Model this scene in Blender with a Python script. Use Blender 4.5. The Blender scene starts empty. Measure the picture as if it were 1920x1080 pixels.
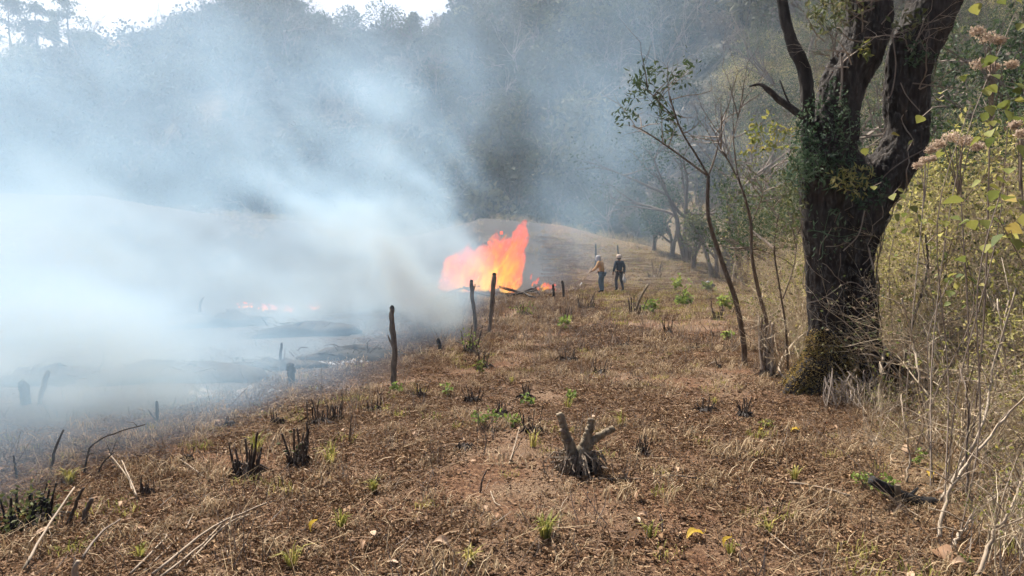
import bpy, bmesh, math, random
import numpy as np
from mathutils import Vector, Matrix, Euler, Quaternion
R = math.radians
sc = bpy.context.scene
rng = np.random.default_rng(11)
random.seed(5)

# ------------------------------------------------------------------ camera, sky, sun, exposure
EYE = 1.65
PITCH = R(2.48)
FPX = 1386.0
cd = bpy.data.cameras.new('camera')
cam = bpy.data.objects.new('camera', cd)
sc.collection.objects.link(cam)
sc.camera = cam
cam.location = (0, 0, EYE)
cam.rotation_euler = (math.pi / 2 - PITCH, 0, 0)
cd.sensor_width = 36
cd.lens = 36 * FPX / 1920
cd.clip_start = 0.05
cd.clip_end = 3000

SUN_EL, SUN_AZ = R(54), R(-34)          # azimuth measured from +Y, negative = towards -X
sdir = Vector((math.sin(SUN_AZ) * math.cos(SUN_EL), math.cos(SUN_AZ) * math.cos(SUN_EL), math.sin(SUN_EL)))
w = bpy.data.worlds.new('World')
sc.world = w
w.use_nodes = True
bg = w.node_tree.nodes['Background']
sky = w.node_tree.nodes.new('ShaderNodeTexSky')
sky.sky_type = 'NISHITA'
sky.sun_disc = False
sky.sun_elevation = SUN_EL
sky.sun_rotation = SUN_AZ % (2 * math.pi)
sky.dust_density = 5.0
sky.air_density = 0.8
sky.ozone_density = 1.0
sky.altitude = 600
w.node_tree.links.new(sky.outputs[0], bg.inputs[0])
bg.inputs[1].default_value = 0.07
sl = bpy.data.lights.new('sun', 'SUN')
sl.energy = 5.0
sl.angle = R(0.6)
sl.color = (1.0, 0.945, 0.86)
so = bpy.data.objects.new('sun', sl)
sc.collection.objects.link(so)
so.rotation_euler = sdir.to_track_quat('Z', 'Y').to_euler()
vs = sc.view_settings
vs.view_transform = 'Standard'
vs.look = 'None'
vs.gamma = 1.0
vs.use_curve_mapping = False
vs.exposure = 1.42
cy = sc.cycles
cy.use_denoising = True
cy.max_bounces = 8
cy.diffuse_bounces = 2
cy.glossy_bounces = 2
cy.transmission_bounces = 3
cy.volume_bounces = 3
cy.use_adaptive_sampling = True
cy.adaptive_threshold = .035
cy.adaptive_min_samples = 16
cy.transparent_max_bounces = 40
cy.volume_step_rate = 2.0
cy.volume_max_steps = 400
cy.sample_clamp_indirect = 6.0

# ------------------------------------------------------------------ numpy noise
def _h(ix, iy, iz, s):
    n = (ix * 374761393 + iy * 668265263 + iz * 2147483647 + s * 974711) & 0xffffffff
    n = ((n ^ (n >> 13)) * 1274126177) & 0xffffffff
    n = (n ^ (n >> 16)) & 0xffffffff
    return n / 4294967295.0
def vnoise(x, y, z=0.0, s=0):
    x = np.asarray(x, float); y = np.asarray(y, float); z = np.zeros_like(x) + z
    x0 = np.floor(x).astype(np.int64); y0 = np.floor(y).astype(np.int64); z0 = np.floor(z).astype(np.int64)
    fx = x - x0; fy = y - y0; fz = z - z0
    fx = fx * fx * (3 - 2 * fx); fy = fy * fy * (3 - 2 * fy); fz = fz * fz * (3 - 2 * fz)
    r = 0
    for dx in (0, 1):
        for dy in (0, 1):
            for dz in (0, 1):
                r = r + _h(x0 + dx, y0 + dy, z0 + dz, s) * (fx if dx else 1 - fx) * (fy if dy else 1 - fy) * (fz if dz else 1 - fz)
    return r * 2 - 1
def fbm(x, y, z=0.0, o=4, s=0):
    r = 0; a = 1.0; t = 0
    for k in range(o):
        r = r + a * vnoise(x * 2.03 ** k, y * 2.03 ** k, z * 2.03 ** k, s + k * 7); t += a; a *= 0.5
    return r / t
def sstep(a, b, x):
    t = np.clip((np.asarray(x, float) - a) / (b - a), 0, 1)
    return t * t * (3 - 2 * t)

# ------------------------------------------------------------------ terrain heights
def bank_edge(Y):       # where the cleared field ends and the thicket on the right begins
    return np.interp(Y, [0, 4, 6, 8, 10.4, 14, 20, 36, 50, 80], [2.0, 2.5, 3.0, 3.7, 4.1, 5.0, 7.0, 11.6, 16, 20])
def burn_edge(Y):       # burnt ground lies on the left of this line
    return np.interp(Y, [0, 5.4, 7, 9, 14, 22, 28, 33, 40], [-5.0, -3.9, -3.4, -2.2, -1.5, -1.6, -1.1, 2.2, 3.0])
_TA = [-1.2, -.69, -.59, -.5, -.4, -.33, -.28, -.24, -.12, -.08, -.04, 0, .1, .3, .6, 1.2]
_TV = [.25, .262, .268, .285, .335, .35, .325, .295, .295, .325, .345, .37, .42, .46, .5, .5]
def H(x, y, fine=True):
    x = np.asarray(x, float); y = np.asarray(y, float)
    z = 0.10 * fbm(x * .18, y * .18, 0, 3, 3)
    z = z - 0.035 * np.clip(-x - 2.5, 0, 16) * sstep(3, 10, y)
    # knoll behind the fire
    cx = np.interp(x, [-60, -30, -18, -8, -2.4, 3, 8.7, 12, 16, 25], [8, 6.3, 4.9, 3.3, 4.2, 3.6, 2.5, 1.4, -.2, -2.0]) + .7 * fbm(x * .13, y * .13, 0, 3, 88)
    z = z + cx * sstep(33, 55, y) * (1 - sstep(57, 74, y))
    # right bank
    d = np.clip(x - bank_edge(y) - .6, 0, 40)
    z = z + 0.42 * d * np.exp(-d / 26) * sstep(2, 9, y) * (1 - sstep(40, 75, y) * .6)
    # the great hill
    yy = np.maximum(y, 1.0)
    a = x / yy
    T = np.interp(a, _TA, _TV)
    rt = sstep(.02, .5, a)
    Yc = 168 - 55 * rt
    Yf = 70 - 30 * rt
    t = np.clip((y - Yf) / (Yc - Yf), 0, 1.6)
    prof = np.where(t < 1, t * (1.25 - .25 * t), 1 - .35 * (t - 1))
    z = z + T * Yc * prof + sstep(0, .3, t) * (3.2 * fbm(x * .035 + 7, y * .035, 0, 4, 21) * (1 - .75 * sstep(.75, 1, t)))
    if fine:
        near = np.exp(-np.maximum(y - 5, 0) / 14)
        z = z + near * (.022 * fbm(x * 2.4, y * 2.4, 0, 3, 5) + .012 * fbm(x * 11, y * 11, 0, 2, 8))
    return z
def Hs(x, y):
    return float(H(np.array([x]), np.array([y]))[0])
# distances below are measured on the photograph: a foot point there is followed down to the terrain once
FW = Vector((0, math.cos(PITCH), -math.sin(PITCH))); UP = Vector((0, math.sin(PITCH), math.cos(PITCH)))
def ray(px, py):
    return FW + Vector((1, 0, 0)) * ((px - 960) / FPX) + UP * ((540 - py) / FPX)
def foot(px, py):
    d = ray(px, py)
    t = np.concatenate([np.arange(2.5, 60, .02), np.arange(60, 260, .2)])
    X = d.x * t; Y = d.y * t; Z = EYE + d.z * t
    hit = np.nonzero(H(X, Y) >= Z)[0]
    k = hit[0] if len(hit) else len(t) - 1
    return Vector((X[k], Y[k], float(H(X[k:k + 1], Y[k:k + 1])[0])))
def at(px, py, Y):
    d = ray(px, py)
    t = Y / d.y
    return Vector((d.x * t, Y, EYE + d.z * t))

# ------------------------------------------------------------------ mesh helpers
class MB:
    def __init__(s):
        s.v = []; s.q = []; s.t = []; s.qt = []; s.tt = []; s.n = 0
    def add(s, v, quads=None, tris=None, tint=.5):
        v = np.asarray(v, float).reshape(-1, 3)
        if quads is not None and len(quads):
            quads = np.asarray(quads); s.q.append(quads + s.n); s.qt.append(np.zeros(len(quads)) + tint)
        if tris is not None and len(tris):
            tris = np.asarray(tris); s.t.append(tris + s.n); s.tt.append(np.zeros(len(tris)) + tint)
        s.v.append(v); s.n += len(v)
    def tube(s, pts, rad, sides=5, tint=.5, cap=True, wob=0.0):
        P = np.asarray([tuple(p) for p in pts], float); n = len(P)
        rad = np.zeros(n) + rad
        T = np.gradient(P, axis=0); T /= np.linalg.norm(T, axis=1)[:, None] + 1e-9
        ref = np.array([0, 0, 1.0]) if abs(T[:, 2].mean()) < .8 else np.array([1.0, 0, 0])
        A = np.cross(T, ref); A /= np.linalg.norm(A, axis=1)[:, None] + 1e-9
        B = np.cross(T, A)
        th = np.linspace(0, 2 * np.pi, sides, endpoint=False)
        rr = rad[:, None] * np.ones(sides)
        if wob: rr = rr * (1 + wob * rng.uniform(-1, 1, (n, sides)))
        V = P[:, None, :] + rr[..., None] * (A[:, None, :] * np.cos(th)[None, :, None] + B[:, None, :] * np.sin(th)[None, :, None])
        i = np.arange(n - 1)[:, None] * sides; j = np.arange(sides)[None, :]; j2 = (j + 1) % sides
        Q = np.stack([i + j, i + j2, i + sides + j2, i + sides + j], -1).reshape(-1, 4)
        V = V.reshape(-1, 3); tr = []
        if cap:
            V = np.vstack([V, P[:1], P[-1:]]); c0 = n * sides; c1 = c0 + 1; o = (n - 1) * sides
            tr = [(c0, (k + 1) % sides, k) for k in range(sides)] + [(c1, o + k, o + (k + 1) % sides) for k in range(sides)]
        s.add(V, Q, tr, tint)
    def leaves(s, C, size, aspect=2.2, tint=None, up=None, droop=0.0, fold=.25, dirs=None):
        """many folded leaves, 2 triangles each"""
        C = np.asarray(C, float); n = len(C)
        if n == 0: return
        size = np.zeros(n) + size
        D = rng.normal(size=(n, 3)) if dirs is None else np.asarray(dirs, float) + rng.normal(size=(n, 3)) * .35
        D[:, 2] -= droop
        D /= np.linalg.norm(D, axis=1)[:, None] + 1e-9
        U = rng.normal(size=(n, 3))
        if up is not None: U = U * (1 - up) + np.array([0, 0, 1.0]) * up * 2
        S = np.cross(D, U); S /= np.linalg.norm(S, axis=1)[:, None] + 1e-9
        N = np.cross(S, D)
        L = size[:, None]; W = L / aspect / 2
        b = C; t = C + D * L; m = C + D * L * .45
        l = m + S * W + N * W * fold * 2; r = m - S * W + N * W * fold * 2
        V = np.stack([b, r, t, l], 1).reshape(-1, 3)
        k = np.arange(n)[:, None] * 4
        tt = rng.random(n) if tint is None else tint
        T = np.concatenate([k + [0, 1, 2], k + [0, 2, 3]])
        s.add(V, None, T, np.concatenate([np.zeros(n) + tt] * 2))
    def mesh(s, name, mats, smooth=False):
        me = bpy.data.meshes.new(name)
        V = np.vstack(s.v) if s.v else np.zeros((0, 3))
        Q = np.vstack(s.q) if s.q else np.zeros((0, 4), int)
        T = np.vstack(s.t) if s.t else np.zeros((0, 3), int)
        me.vertices.add(len(V)); me.vertices.foreach_set('co', V.ravel().astype('f4'))
        nl = Q.size + T.size
        me.loops.add(nl); me.loops.foreach_set('vertex_index', np.concatenate([Q.ravel(), T.ravel()]).astype('i4'))
        me.polygons.add(len(Q) + len(T))
        st = np.concatenate([np.arange(len(Q)) * 4, Q.size + np.arange(len(T)) * 3]).astype('i4')
        me.polygons.foreach_set('loop_start', st)
        me.polygons.foreach_set('use_smooth', np.full(len(st), smooth))
        me.update(calc_edges=True)
        a = me.attributes.new('tint', 'FLOAT', 'FACE')
        tv = np.concatenate(s.qt + s.tt) if (s.qt or s.tt) else np.zeros(0)
        a.data.foreach_set('value', tv.astype('f4'))
        for m in (mats if isinstance(mats, (list, tuple)) else [mats]): me.materials.append(m)
        me.validate()
        return me
    def build(s, name, mats, parent=None, smooth=False, loc=None):
        o = bpy.data.objects.new(name, s.mesh(name, mats, smooth))
        sc.collection.objects.link(o)
        if parent is not None: o.parent = parent
        if loc is not None: o.location = loc
        return o
def tag(o, label=None, cat=None, group=None, kind=None):
    if label: o['label'] = label
    if cat: o['category'] = cat
    if group: o['group'] = group
    if kind: o['kind'] = kind
    return o
def empty(name, loc, label, cat, group=None, rz=0):
    o = bpy.data.objects.new(name, None)
    o.empty_display_size = .1
    sc.collection.objects.link(o); o.location = loc; o.rotation_euler.z = rz
    return tag(o, label, cat, group)
def copy_tree(o, parent=None):
    c = o.copy(); sc.collection.objects.link(c)
    if parent is not None: c.parent = parent
    for ch in list(o.children): copy_tree(ch, c)
    return c
def curve_pts(pts, n=4):
    """Catmull-Rom through pts; pts may hold extra columns (radius)"""
    P = np.asarray(pts, float); P = np.vstack([2 * P[0] - P[1], P, 2 * P[-1] - P[-2]])
    out = []
    for i in range(1, len(P) - 2):
        for k in range(n):
            t = k / n
            out.append(.5 * ((2 * P[i]) + (-P[i - 1] + P[i + 1]) * t + (2 * P[i - 1] - 5 * P[i] + 4 * P[i + 1] - P[i + 2]) * t * t + (-P[i - 1] + 3 * P[i] - 3 * P[i + 1] + P[i + 2]) * t ** 3))
    out.append(P[-2])
    return np.array(out)

# ------------------------------------------------------------------ materials
def newmat(name):
    m = bpy.data.materials.new(name); m.use_nodes = True
    nt = m.node_tree
    return m, nt, nt.nodes, nt.links.new, nt.nodes['Principled BSDF'], nt.nodes['Material Output']
def ramp(nt, stops, fac=None):
    r = nt.nodes.new('ShaderNodeValToRGB')
    e = r.color_ramp.elements
    while len(e) > 1: e.remove(e[-1])
    e[0].position = stops[0][0]; e[0].color = (*stops[0][1], 1)
    for p, c in stops[1:]:
        k = e.new(p); k.color = (*c, 1)
    if fac is not None: nt.links.new(fac, r.inputs[0])
    return r
def math_(nt, op, a, b=None, c=None):
    n = nt.nodes.new('ShaderNodeMath'); n.operation = op
    for i, v in enumerate((a, b, c)):
        if v is None: continue
        if isinstance(v, (int, float)): n.inputs[i].default_value = v
        else: nt.links.new(v, n.inputs[i])
    return n.outputs[0]
def noise(nt, scale, detail=4, rough=.55, vec=None, dist=0.0):
    n = nt.nodes.new('ShaderNodeTexNoise'); n.inputs['Scale'].default_value = scale
    n.inputs['Detail'].default_value = detail; n.inputs['Roughness'].default_value = rough; n.inputs['Distortion'].default_value = dist
    if vec is not None: nt.links.new(vec, n.inputs['Vector'])
    return n
def leaf_mat(name, stops, rough=.65, transl=.35, rnd=.35):
    m, nt, N, L, P, O = newmat(name)
    a = N.new('ShaderNodeAttribute'); a.attribute_name = 'tint'
    oi = N.new('ShaderNodeObjectInfo')
    f = math_(nt, 'ADD', math_(nt, 'MULTIPLY', a.outputs['Fac'], 1 - rnd), math_(nt, 'MULTIPLY', oi.outputs['Random'], rnd))
    r = ramp(nt, stops, f)
    L(r.outputs[0], P.inputs['Base Color']); P.inputs['Roughness'].default_value = rough
    P.inputs['Specular IOR Level'].default_value = .04 if 'forest' in name else .14
    if transl:
        t = N.new('ShaderNodeBsdfTranslucent'); L(r.outputs[0], t.inputs[0])
        mx = N.new('ShaderNodeMixShader'); mx.inputs[0].default_value = transl
        L(P.outputs[0], mx.inputs[1]); L(t.outputs[0], mx.inputs[2]); L(mx.outputs[0], O.inputs['Surface'])
    return m
def bark_mat(name, c1, c2, c3=None, scale=14, bump=.35, stretch=.25, rough=.85, moss=None, dist=.02):
    m, nt, N, L, P, O = newmat(name)
    tc = N.new('ShaderNodeTexCoord'); mp = N.new('ShaderNodeMapping')
    mp.inputs['Scale'].default_value = (1, 1, stretch); L(tc.outputs['Object'], mp.inputs[0])
    n1 = noise(nt, scale, 6, .65, mp.outputs[0], .3)
    st = [(.3, c1), (.62, c2)] + ([(.78, c3)] if c3 else [])
    r = ramp(nt, st, n1.outputs[0])
    col = r.outputs[0]
    oi = N.new('ShaderNodeObjectInfo')
    hv = N.new('ShaderNodeHueSaturation'); L(col, hv.inputs['Color'])
    L(math_(nt, 'ADD', math_(nt, 'MULTIPLY', oi.outputs['Random'], .5), .75), hv.inputs['Value']); col = hv.outputs[0]
    if moss:
        n2 = noise(nt, 3.0, 5, .6, tc.outputs['Object'])
        mr = N.new('ShaderNodeMapRange'); mr.inputs[1].default_value = .54; mr.inputs[2].default_value = .62; L(n2.outputs[0], mr.inputs[0])
        mx = N.new('ShaderNodeMix'); mx.data_type = 'RGBA'; L(mr.outputs[0], mx.inputs[0]); L(col, mx.inputs[6]); mx.inputs[7].default_value = (*moss, 1)
        col = mx.outputs[2]
    L(col, P.inputs['Base Color']); P.inputs['Roughness'].default_value = rough
    P.inputs['Specular IOR Level'].default_value = .2
    b = N.new('ShaderNodeBump'); b.inputs['Strength'].default_value = bump; b.inputs['Distance'].default_value = dist
    L(n1.outputs[0], b.inputs['Height']); L(b.outputs[0], P.inputs['Normal'])
    return m
def plain(name, col, rough=.8, var=.25, scale=20):
    m, nt, N, L, P, O = newmat(name)
    tc = N.new('ShaderNodeTexCoord')
    n1 = noise(nt, scale, 4, .6, tc.outputs['Object'])
    r = ramp(nt, [(.3, tuple(c * (1 - var) for c in col)), (.7, tuple(min(1, c * (1 + var)) for c in col))], n1.outputs[0])
    L(r.outputs[0], P.inputs['Base Color']); P.inputs['Roughness'].default_value = rough
    P.inputs['Specular IOR Level'].default_value = .2
    return m

M = {}
M['soil'] = None
M['evergreen'] = leaf_mat('evergreen leaves', [(0, (.018, .032, .014)), (.5, (.045, .07, .026)), (1, (.10, .12, .05))])
M['olive'] = leaf_mat('olive leaves', [(0, (.045, .06, .022)), (.5, (.10, .115, .045)), (1, (.22, .2, .09))])
M['drybush'] = leaf_mat('dry bush leaves', [(0, (.09, .065, .045)), (.5, (.19, .14, .095)), (1, (.36, .29, .2))])
M['yellowgreen'] = leaf_mat('yellow green leaves', [(0, (.06, .085, .025)), (.45, (.14, .16, .04)), (.8, (.30, .28, .07)), (1, (.42, .31, .09))], transl=.38)
M['forest'] = leaf_mat('forest leaves', [(0, (.008, .016, .009)), (.5, (.026, .042, .019)), (1, (.085, .10, .045))], transl=.15, rnd=.6)  # darker evergreen for the hillside: its backlit shade is put into the colour
M['forestolive'] = leaf_mat('forest olive leaves', [(0, (.02, .028, .012)), (.5, (.06, .066, .03)), (1, (.16, .15, .075))], transl=.15, rnd=.6)  # olive leaves with the hill's backlit shade darkened into the colour
M['forestdry'] = leaf_mat('forest dry leaves', [(0, (.07, .055, .042)), (.5, (.13, .105, .08)), (1, (.24, .2, .15))], transl=.1, rnd=.6)  # dry bush leaves, colour darkened likewise for the backlit slope
M['thicketleaf'] = leaf_mat('thicket leaves', [(0, (.14, .14, .035)), (.5, (.35, .32, .10)), (1, (.58, .49, .22))], transl=.45)
M['weed'] = leaf_mat('fresh weed leaves', [(0, (.08, .12, .03)), (.6, (.19, .25, .055)), (1, (.34, .38, .10))], transl=.4)
M['grass'] = leaf_mat('yellow grass', [(0, (.12, .14, .03)), (.5, (.3, .27, .07)), (1, (.5, .4, .14))], transl=.4)
M['straw'] = leaf_mat('dry straw', [(0, (.18, .12, .065)), (.5, (.36, .26, .15)), (1, (.58, .46, .3))], transl=.25)
M['litter'] = leaf_mat('leaf litter', [(0, (.045, .026, .015)), (.35, (.125, .068, .035)), (.62, (.23, .138, .073)), (.82, (.36, .245, .14)), (1, (.54, .42, .28))], transl=.1, rnd=.1)
M['stem'] = bark_mat('grey brown stem', (.06, .042, .03), (.15, .11, .08), (.3, .25, .2), scale=30)
M['twig'] = leaf_mat('twigs', [(0, (.07, .05, .038)), (.5, (.19, .145, .11)), (1, (.42, .35, .28))], transl=0)
M['palestem'] = leaf_mat('pale dry stalk', [(0, (.15, .11, .075)), (.5, (.27, .21, .15)), (1, (.40, .33, .25))], transl=0)
M['brushtwig'] = leaf_mat('pale brush twigs', [(0, (.15, .11, .065)), (.5, (.38, .29, .185)), (1, (.62, .52, .37))], transl=0)
M['charred'] = bark_mat('charred wood', (.008, .008, .008), (.03, .027, .025), (.09, .08, .075), scale=25)
M['darkstem'] = leaf_mat('scorched stems', [(0, (.018, .014, .012)), (.5, (.062, .046, .036)), (1, (.17, .13, .10))], transl=0)
M['post'] = bark_mat('weathered post', (.07, .055, .043), (.17, .13, .10), (.27, .22, .18), scale=40, bump=.5)
M['bark'] = bark_mat('dark bark', (.012, .010, .009), (.05, .039, .032), (.12, .095, .078), scale=12, bump=1.0, stretch=.22, dist=.05)
M['moss'] = leaf_mat('moss', [(0, (.14, .09, .03)), (.5, (.36, .25, .08)), (1, (.55, .43, .15))], transl=.25)
M['rootwood'] = leaf_mat('rooty wood', [(0, (.02, .015, .011)), (.5, (.085, .062, .045)), (1, (.24, .185, .13))], transl=0)
M['stump'] = bark_mat('pale cut wood', (.055, .042, .03), (.20, .155, .10), (.38, .31, .21), scale=30, bump=.9, dist=.006)

# ------------------------------------------------------------------ terrain sheets
def axis(lo, hi, core0, core1, step, g):
    a = list(np.arange(core0, core1, step))
    s, x = step, core1
    while x < hi: a.append(x); s = min(s * g, 3.2); x += s
    a.append(hi); b = []; s, x = step, core0 - step
    while x > lo: b.append(x); s = min(s * g, 3.2); x -= s
    b.append(lo)
    return np.array(sorted(set(b + a)))
xs = axis(-330, 330, -4.5, 4.5, .045, 1.035)
ys = axis(-40, 330, 3.0, 10.0, .045, 1.018)
GX, GY = np.meshgrid(xs, ys)
GZ = H(GX, GY)
nxg, nyg = len(xs), len(ys)
I = (np.arange(nyg - 1)[:, None] * nxg + np.arange(nxg - 1)[None, :])
QD = np.stack([I, I + 1, I + 1 + nxg, I + nxg], -1)
cyq = (GY[:-1, :-1] + GY[1:, 1:]) / 2; cxq = (GX[:-1, :-1] + GX[1:, 1:]) / 2
hillmask = cyq > np.interp(cxq / np.maximum(cyq, 1), [-.2, 0.02, .5], [74, 74, 52])
def terrain(name, mask, mat, attrs):
    q = QD[mask].reshape(-1, 4)
    used, inv = np.unique(q, return_inverse=True)
    V = np.stack([GX.ravel(), GY.ravel(), GZ.ravel()], 1)[used]
    b = MB(); b.add(V, inv.reshape(-1, 4))
    me = b.mesh(name, mat, True)
    for an, av in attrs.items():
        a = me.attributes.new(an, 'FLOAT', 'POINT'); a.data.foreach_set('value', av.ravel()[used].astype('f4'))
    o = bpy.data.objects.new(name, me); sc.collection.objects.link(o)
    return tag(o, kind='structure')
wob = .7 * fbm(GX * .6, GY * .6, 0, 3, 31)
burnt = sstep(.5, -1.2, GX - burn_edge(GY) + wob)
burnt = np.maximum(burnt, sstep(33, 37, GY) * sstep(3.5, 2.0, GX + .5 * wob) * .7)
grassy = sstep(19, 30, GY) * sstep(2.0, 6.5, GX + 2 * wob) + .5 * sstep(bank_edge(GY) - 1.2, bank_edge(GY) + .5, GX + wob)
def ground_material():
    m, nt, N, L, P, O = newmat('ground soil')
    geo = N.new('ShaderNodeNewGeometry'); pos = geo.outputs['Position']
    n1 = noise(nt, 26, 7, .72, pos); n2 = noise(nt, 1.6, 4, .6, pos); n3 = noise(nt, 85, 3, .7, pos)
    base = ramp(nt, [(.34, (.028, .014, .008)), (.46, (.075, .037, .020)), (.56, (.135, .073, .040)), (.68, (.24, .15, .085))], n1.outputs[0])
    straw = ramp(nt, [(.35, (.055, .033, .021)), (.5, (.125, .08, .05)), (.65, (.27, .19, .12))], n3.outputs[0])
    mx = N.new('ShaderNodeMix'); mx.data_type = 'RGBA'
    L(ramp(nt, [(.42, (0, 0, 0)), (.6, (.8, .8, .8))], n2.outputs[0]).outputs[0], mx.inputs[0]); L(base.outputs[0], mx.inputs[6]); L(straw.outputs[0], mx.inputs[7])
    g = N.new('ShaderNodeAttribute'); g.attribute_name = 'grassy'
    gc = ramp(nt, [(.35, (.05, .045, .022)), (.5, (.11, .095, .045)), (.65, (.21, .175, .09))], n1.outputs[0])
    mg = N.new('ShaderNodeMix'); mg.data_type = 'RGBA'
    L(math_(nt, 'MULTIPLY', g.outputs['Fac'], .5), mg.inputs[0]); L(mx.outputs[2], mg.inputs[6]); L(gc.outputs[0], mg.inputs[7])
    bt = N.new('ShaderNodeAttribute'); bt.attribute_name = 'burnt'
    bc = ramp(nt, [(.38, (.012, .012, .013)), (.52, (.05, .047, .045)), (.62, (.14, .13, .125)), (.72, (.42, .41, .4))], n1.outputs[0])
    mb = N.new('ShaderNodeMix'); mb.data_type = 'RGBA'
    L(bt.outputs['Fac'], mb.inputs[0]); L(mg.outputs[2], mb.inputs[6]); L(bc.outputs[0], mb.inputs[7])
    L(mb.outputs[2], P.inputs['Base Color']); P.inputs['Roughness'].default_value = .95; P.inputs['Specular IOR Level'].default_value = .1
    b = N.new('ShaderNodeBump'); b.inputs['Strength'].default_value = .8; b.inputs['Distance'].default_value = .03
    L(n1.outputs[0], b.inputs['Height']); L(b.outputs[0], P.inputs['Normal'])
    return m
def hill_material():
    m, nt, N, L, P, O = newmat('hillside brush floor')
    geo = N.new('ShaderNodeNewGeometry'); pos = geo.outputs['Position']
    n1 = noise(nt, .9, 6, .7, pos); n2 = noise(nt, .07, 4, .55, pos)
    a = ramp(nt, [(.35, (.02, .022, .014)), (.5, (.05, .048, .032)), (.66, (.13, .115, .085))], n1.outputs[0])
    c = ramp(nt, [(.35, (.06, .045, .034)), (.5, (.12, .095, .07)), (.66, (.25, .21, .165))], n1.outputs[0])
    mx = N.new('ShaderNodeMix'); mx.data_type = 'RGBA'
    L(ramp(nt, [(.45, (0, 0, 0)), (.58, (1, 1, 1))], n2.outputs[0]).outputs[0], mx.inputs[0]); L(a.outputs[0], mx.inputs[6]); L(c.outputs[0], mx.inputs[7])
    L(mx.outputs[2], P.inputs['Base Color']); P.inputs['Roughness'].default_value = 1; P.inputs['Specular IOR Level'].default_value = .05
    b = N.new('ShaderNodeBump'); b.inputs['Strength'].default_value = 1; b.inputs['Distance'].default_value = .5
    L(n1.outputs[0], b.inputs['Height']); L(b.outputs[0], P.inputs['Normal'])
    return m
terrain('ground', ~hillmask, ground_material(), {'burnt': burnt, 'grassy': np.clip(grassy, 0, 1)})
terrain('hillside', hillmask, hill_material(), {})

# ------------------------------------------------------------------ branching growth
def grow(b, lf, p, d, ln, r, lvl, maxl, kids=3, spread=.7, sides=5, gnarl=.12, lift=.0, tint=.5, sub=.62, tipr=.35):
    """polyline branch with children; collects leaf seats in lf"""
    n = 5 if lvl < 2 else 4
    pts = [Vector(p)]; dd = Vector(d).normalized()
    for k in range(n):
        dd = (dd + Vector(rng.normal(size=3) * gnarl) + Vector((0, 0, lift))).normalized()
        pts.append(pts[-1] + dd * ln / n)
    b.tube(pts, np.linspace(r, r * (tipr if lvl < maxl else .2), n + 1), max(3, sides - lvl), tint + float(rng.uniform(-.2, .2)), cap=lvl == 0)
    if lvl >= maxl:
        for q in pts[1:]: lf.append((*q, *dd))
        return
    for k in range(kids + int(rng.integers(0, 2))):
        f = rng.uniform(.35, 1.0) if k else 1.0
        i = min(int(f * n), n - 1); q = pts[i].lerp(pts[i + 1], f * n - i) if f < 1 else pts[-1]
        nd = (dd + Vector(rng.normal(size=3)) * spread).normalized()
        if nd.z < -.3: nd.z *= -.5
        grow(b, lf, q, nd, ln * sub * rng.uniform(.7, 1.15), r * .55 * (1.2 - .4 * f), lvl + 1, maxl, kids, spread, sides, gnarl, lift, tint, sub, tipr)

def clump_crown(b, n, rx, ry, rz, zc, size, lumps=9, aspect=1.7):
    """leaf faces gathered in lumps over an uneven crown"""
    L = rng.normal(size=(lumps, 3)); L /= np.linalg.norm(L, axis=1)[:, None]; L *= rng.uniform(.35, .8, (lumps, 1))
    L = L * [rx, ry, rz] + [0, 0, zc]
    rad = rng.uniform(.3, .55, lumps) * min(rx, rz) * 1.25
    k = rng.integers(0, lumps, n)
    D = rng.normal(size=(n, 3)); D /= np.linalg.norm(D, axis=1)[:, None]
    C = L[k] + D * rad[k][:, None] * rng.uniform(.55, 1.1, (n, 1))
    C = C[C[:, 2] > .02]
    b.leaves(C, rng.uniform(.6, 1.3, len(C)) * size, aspect, tint=np.clip(.5 + .18 * rng.normal(size=len(C)), 0, 1), dirs=D[:len(C)] * .6)

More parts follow.
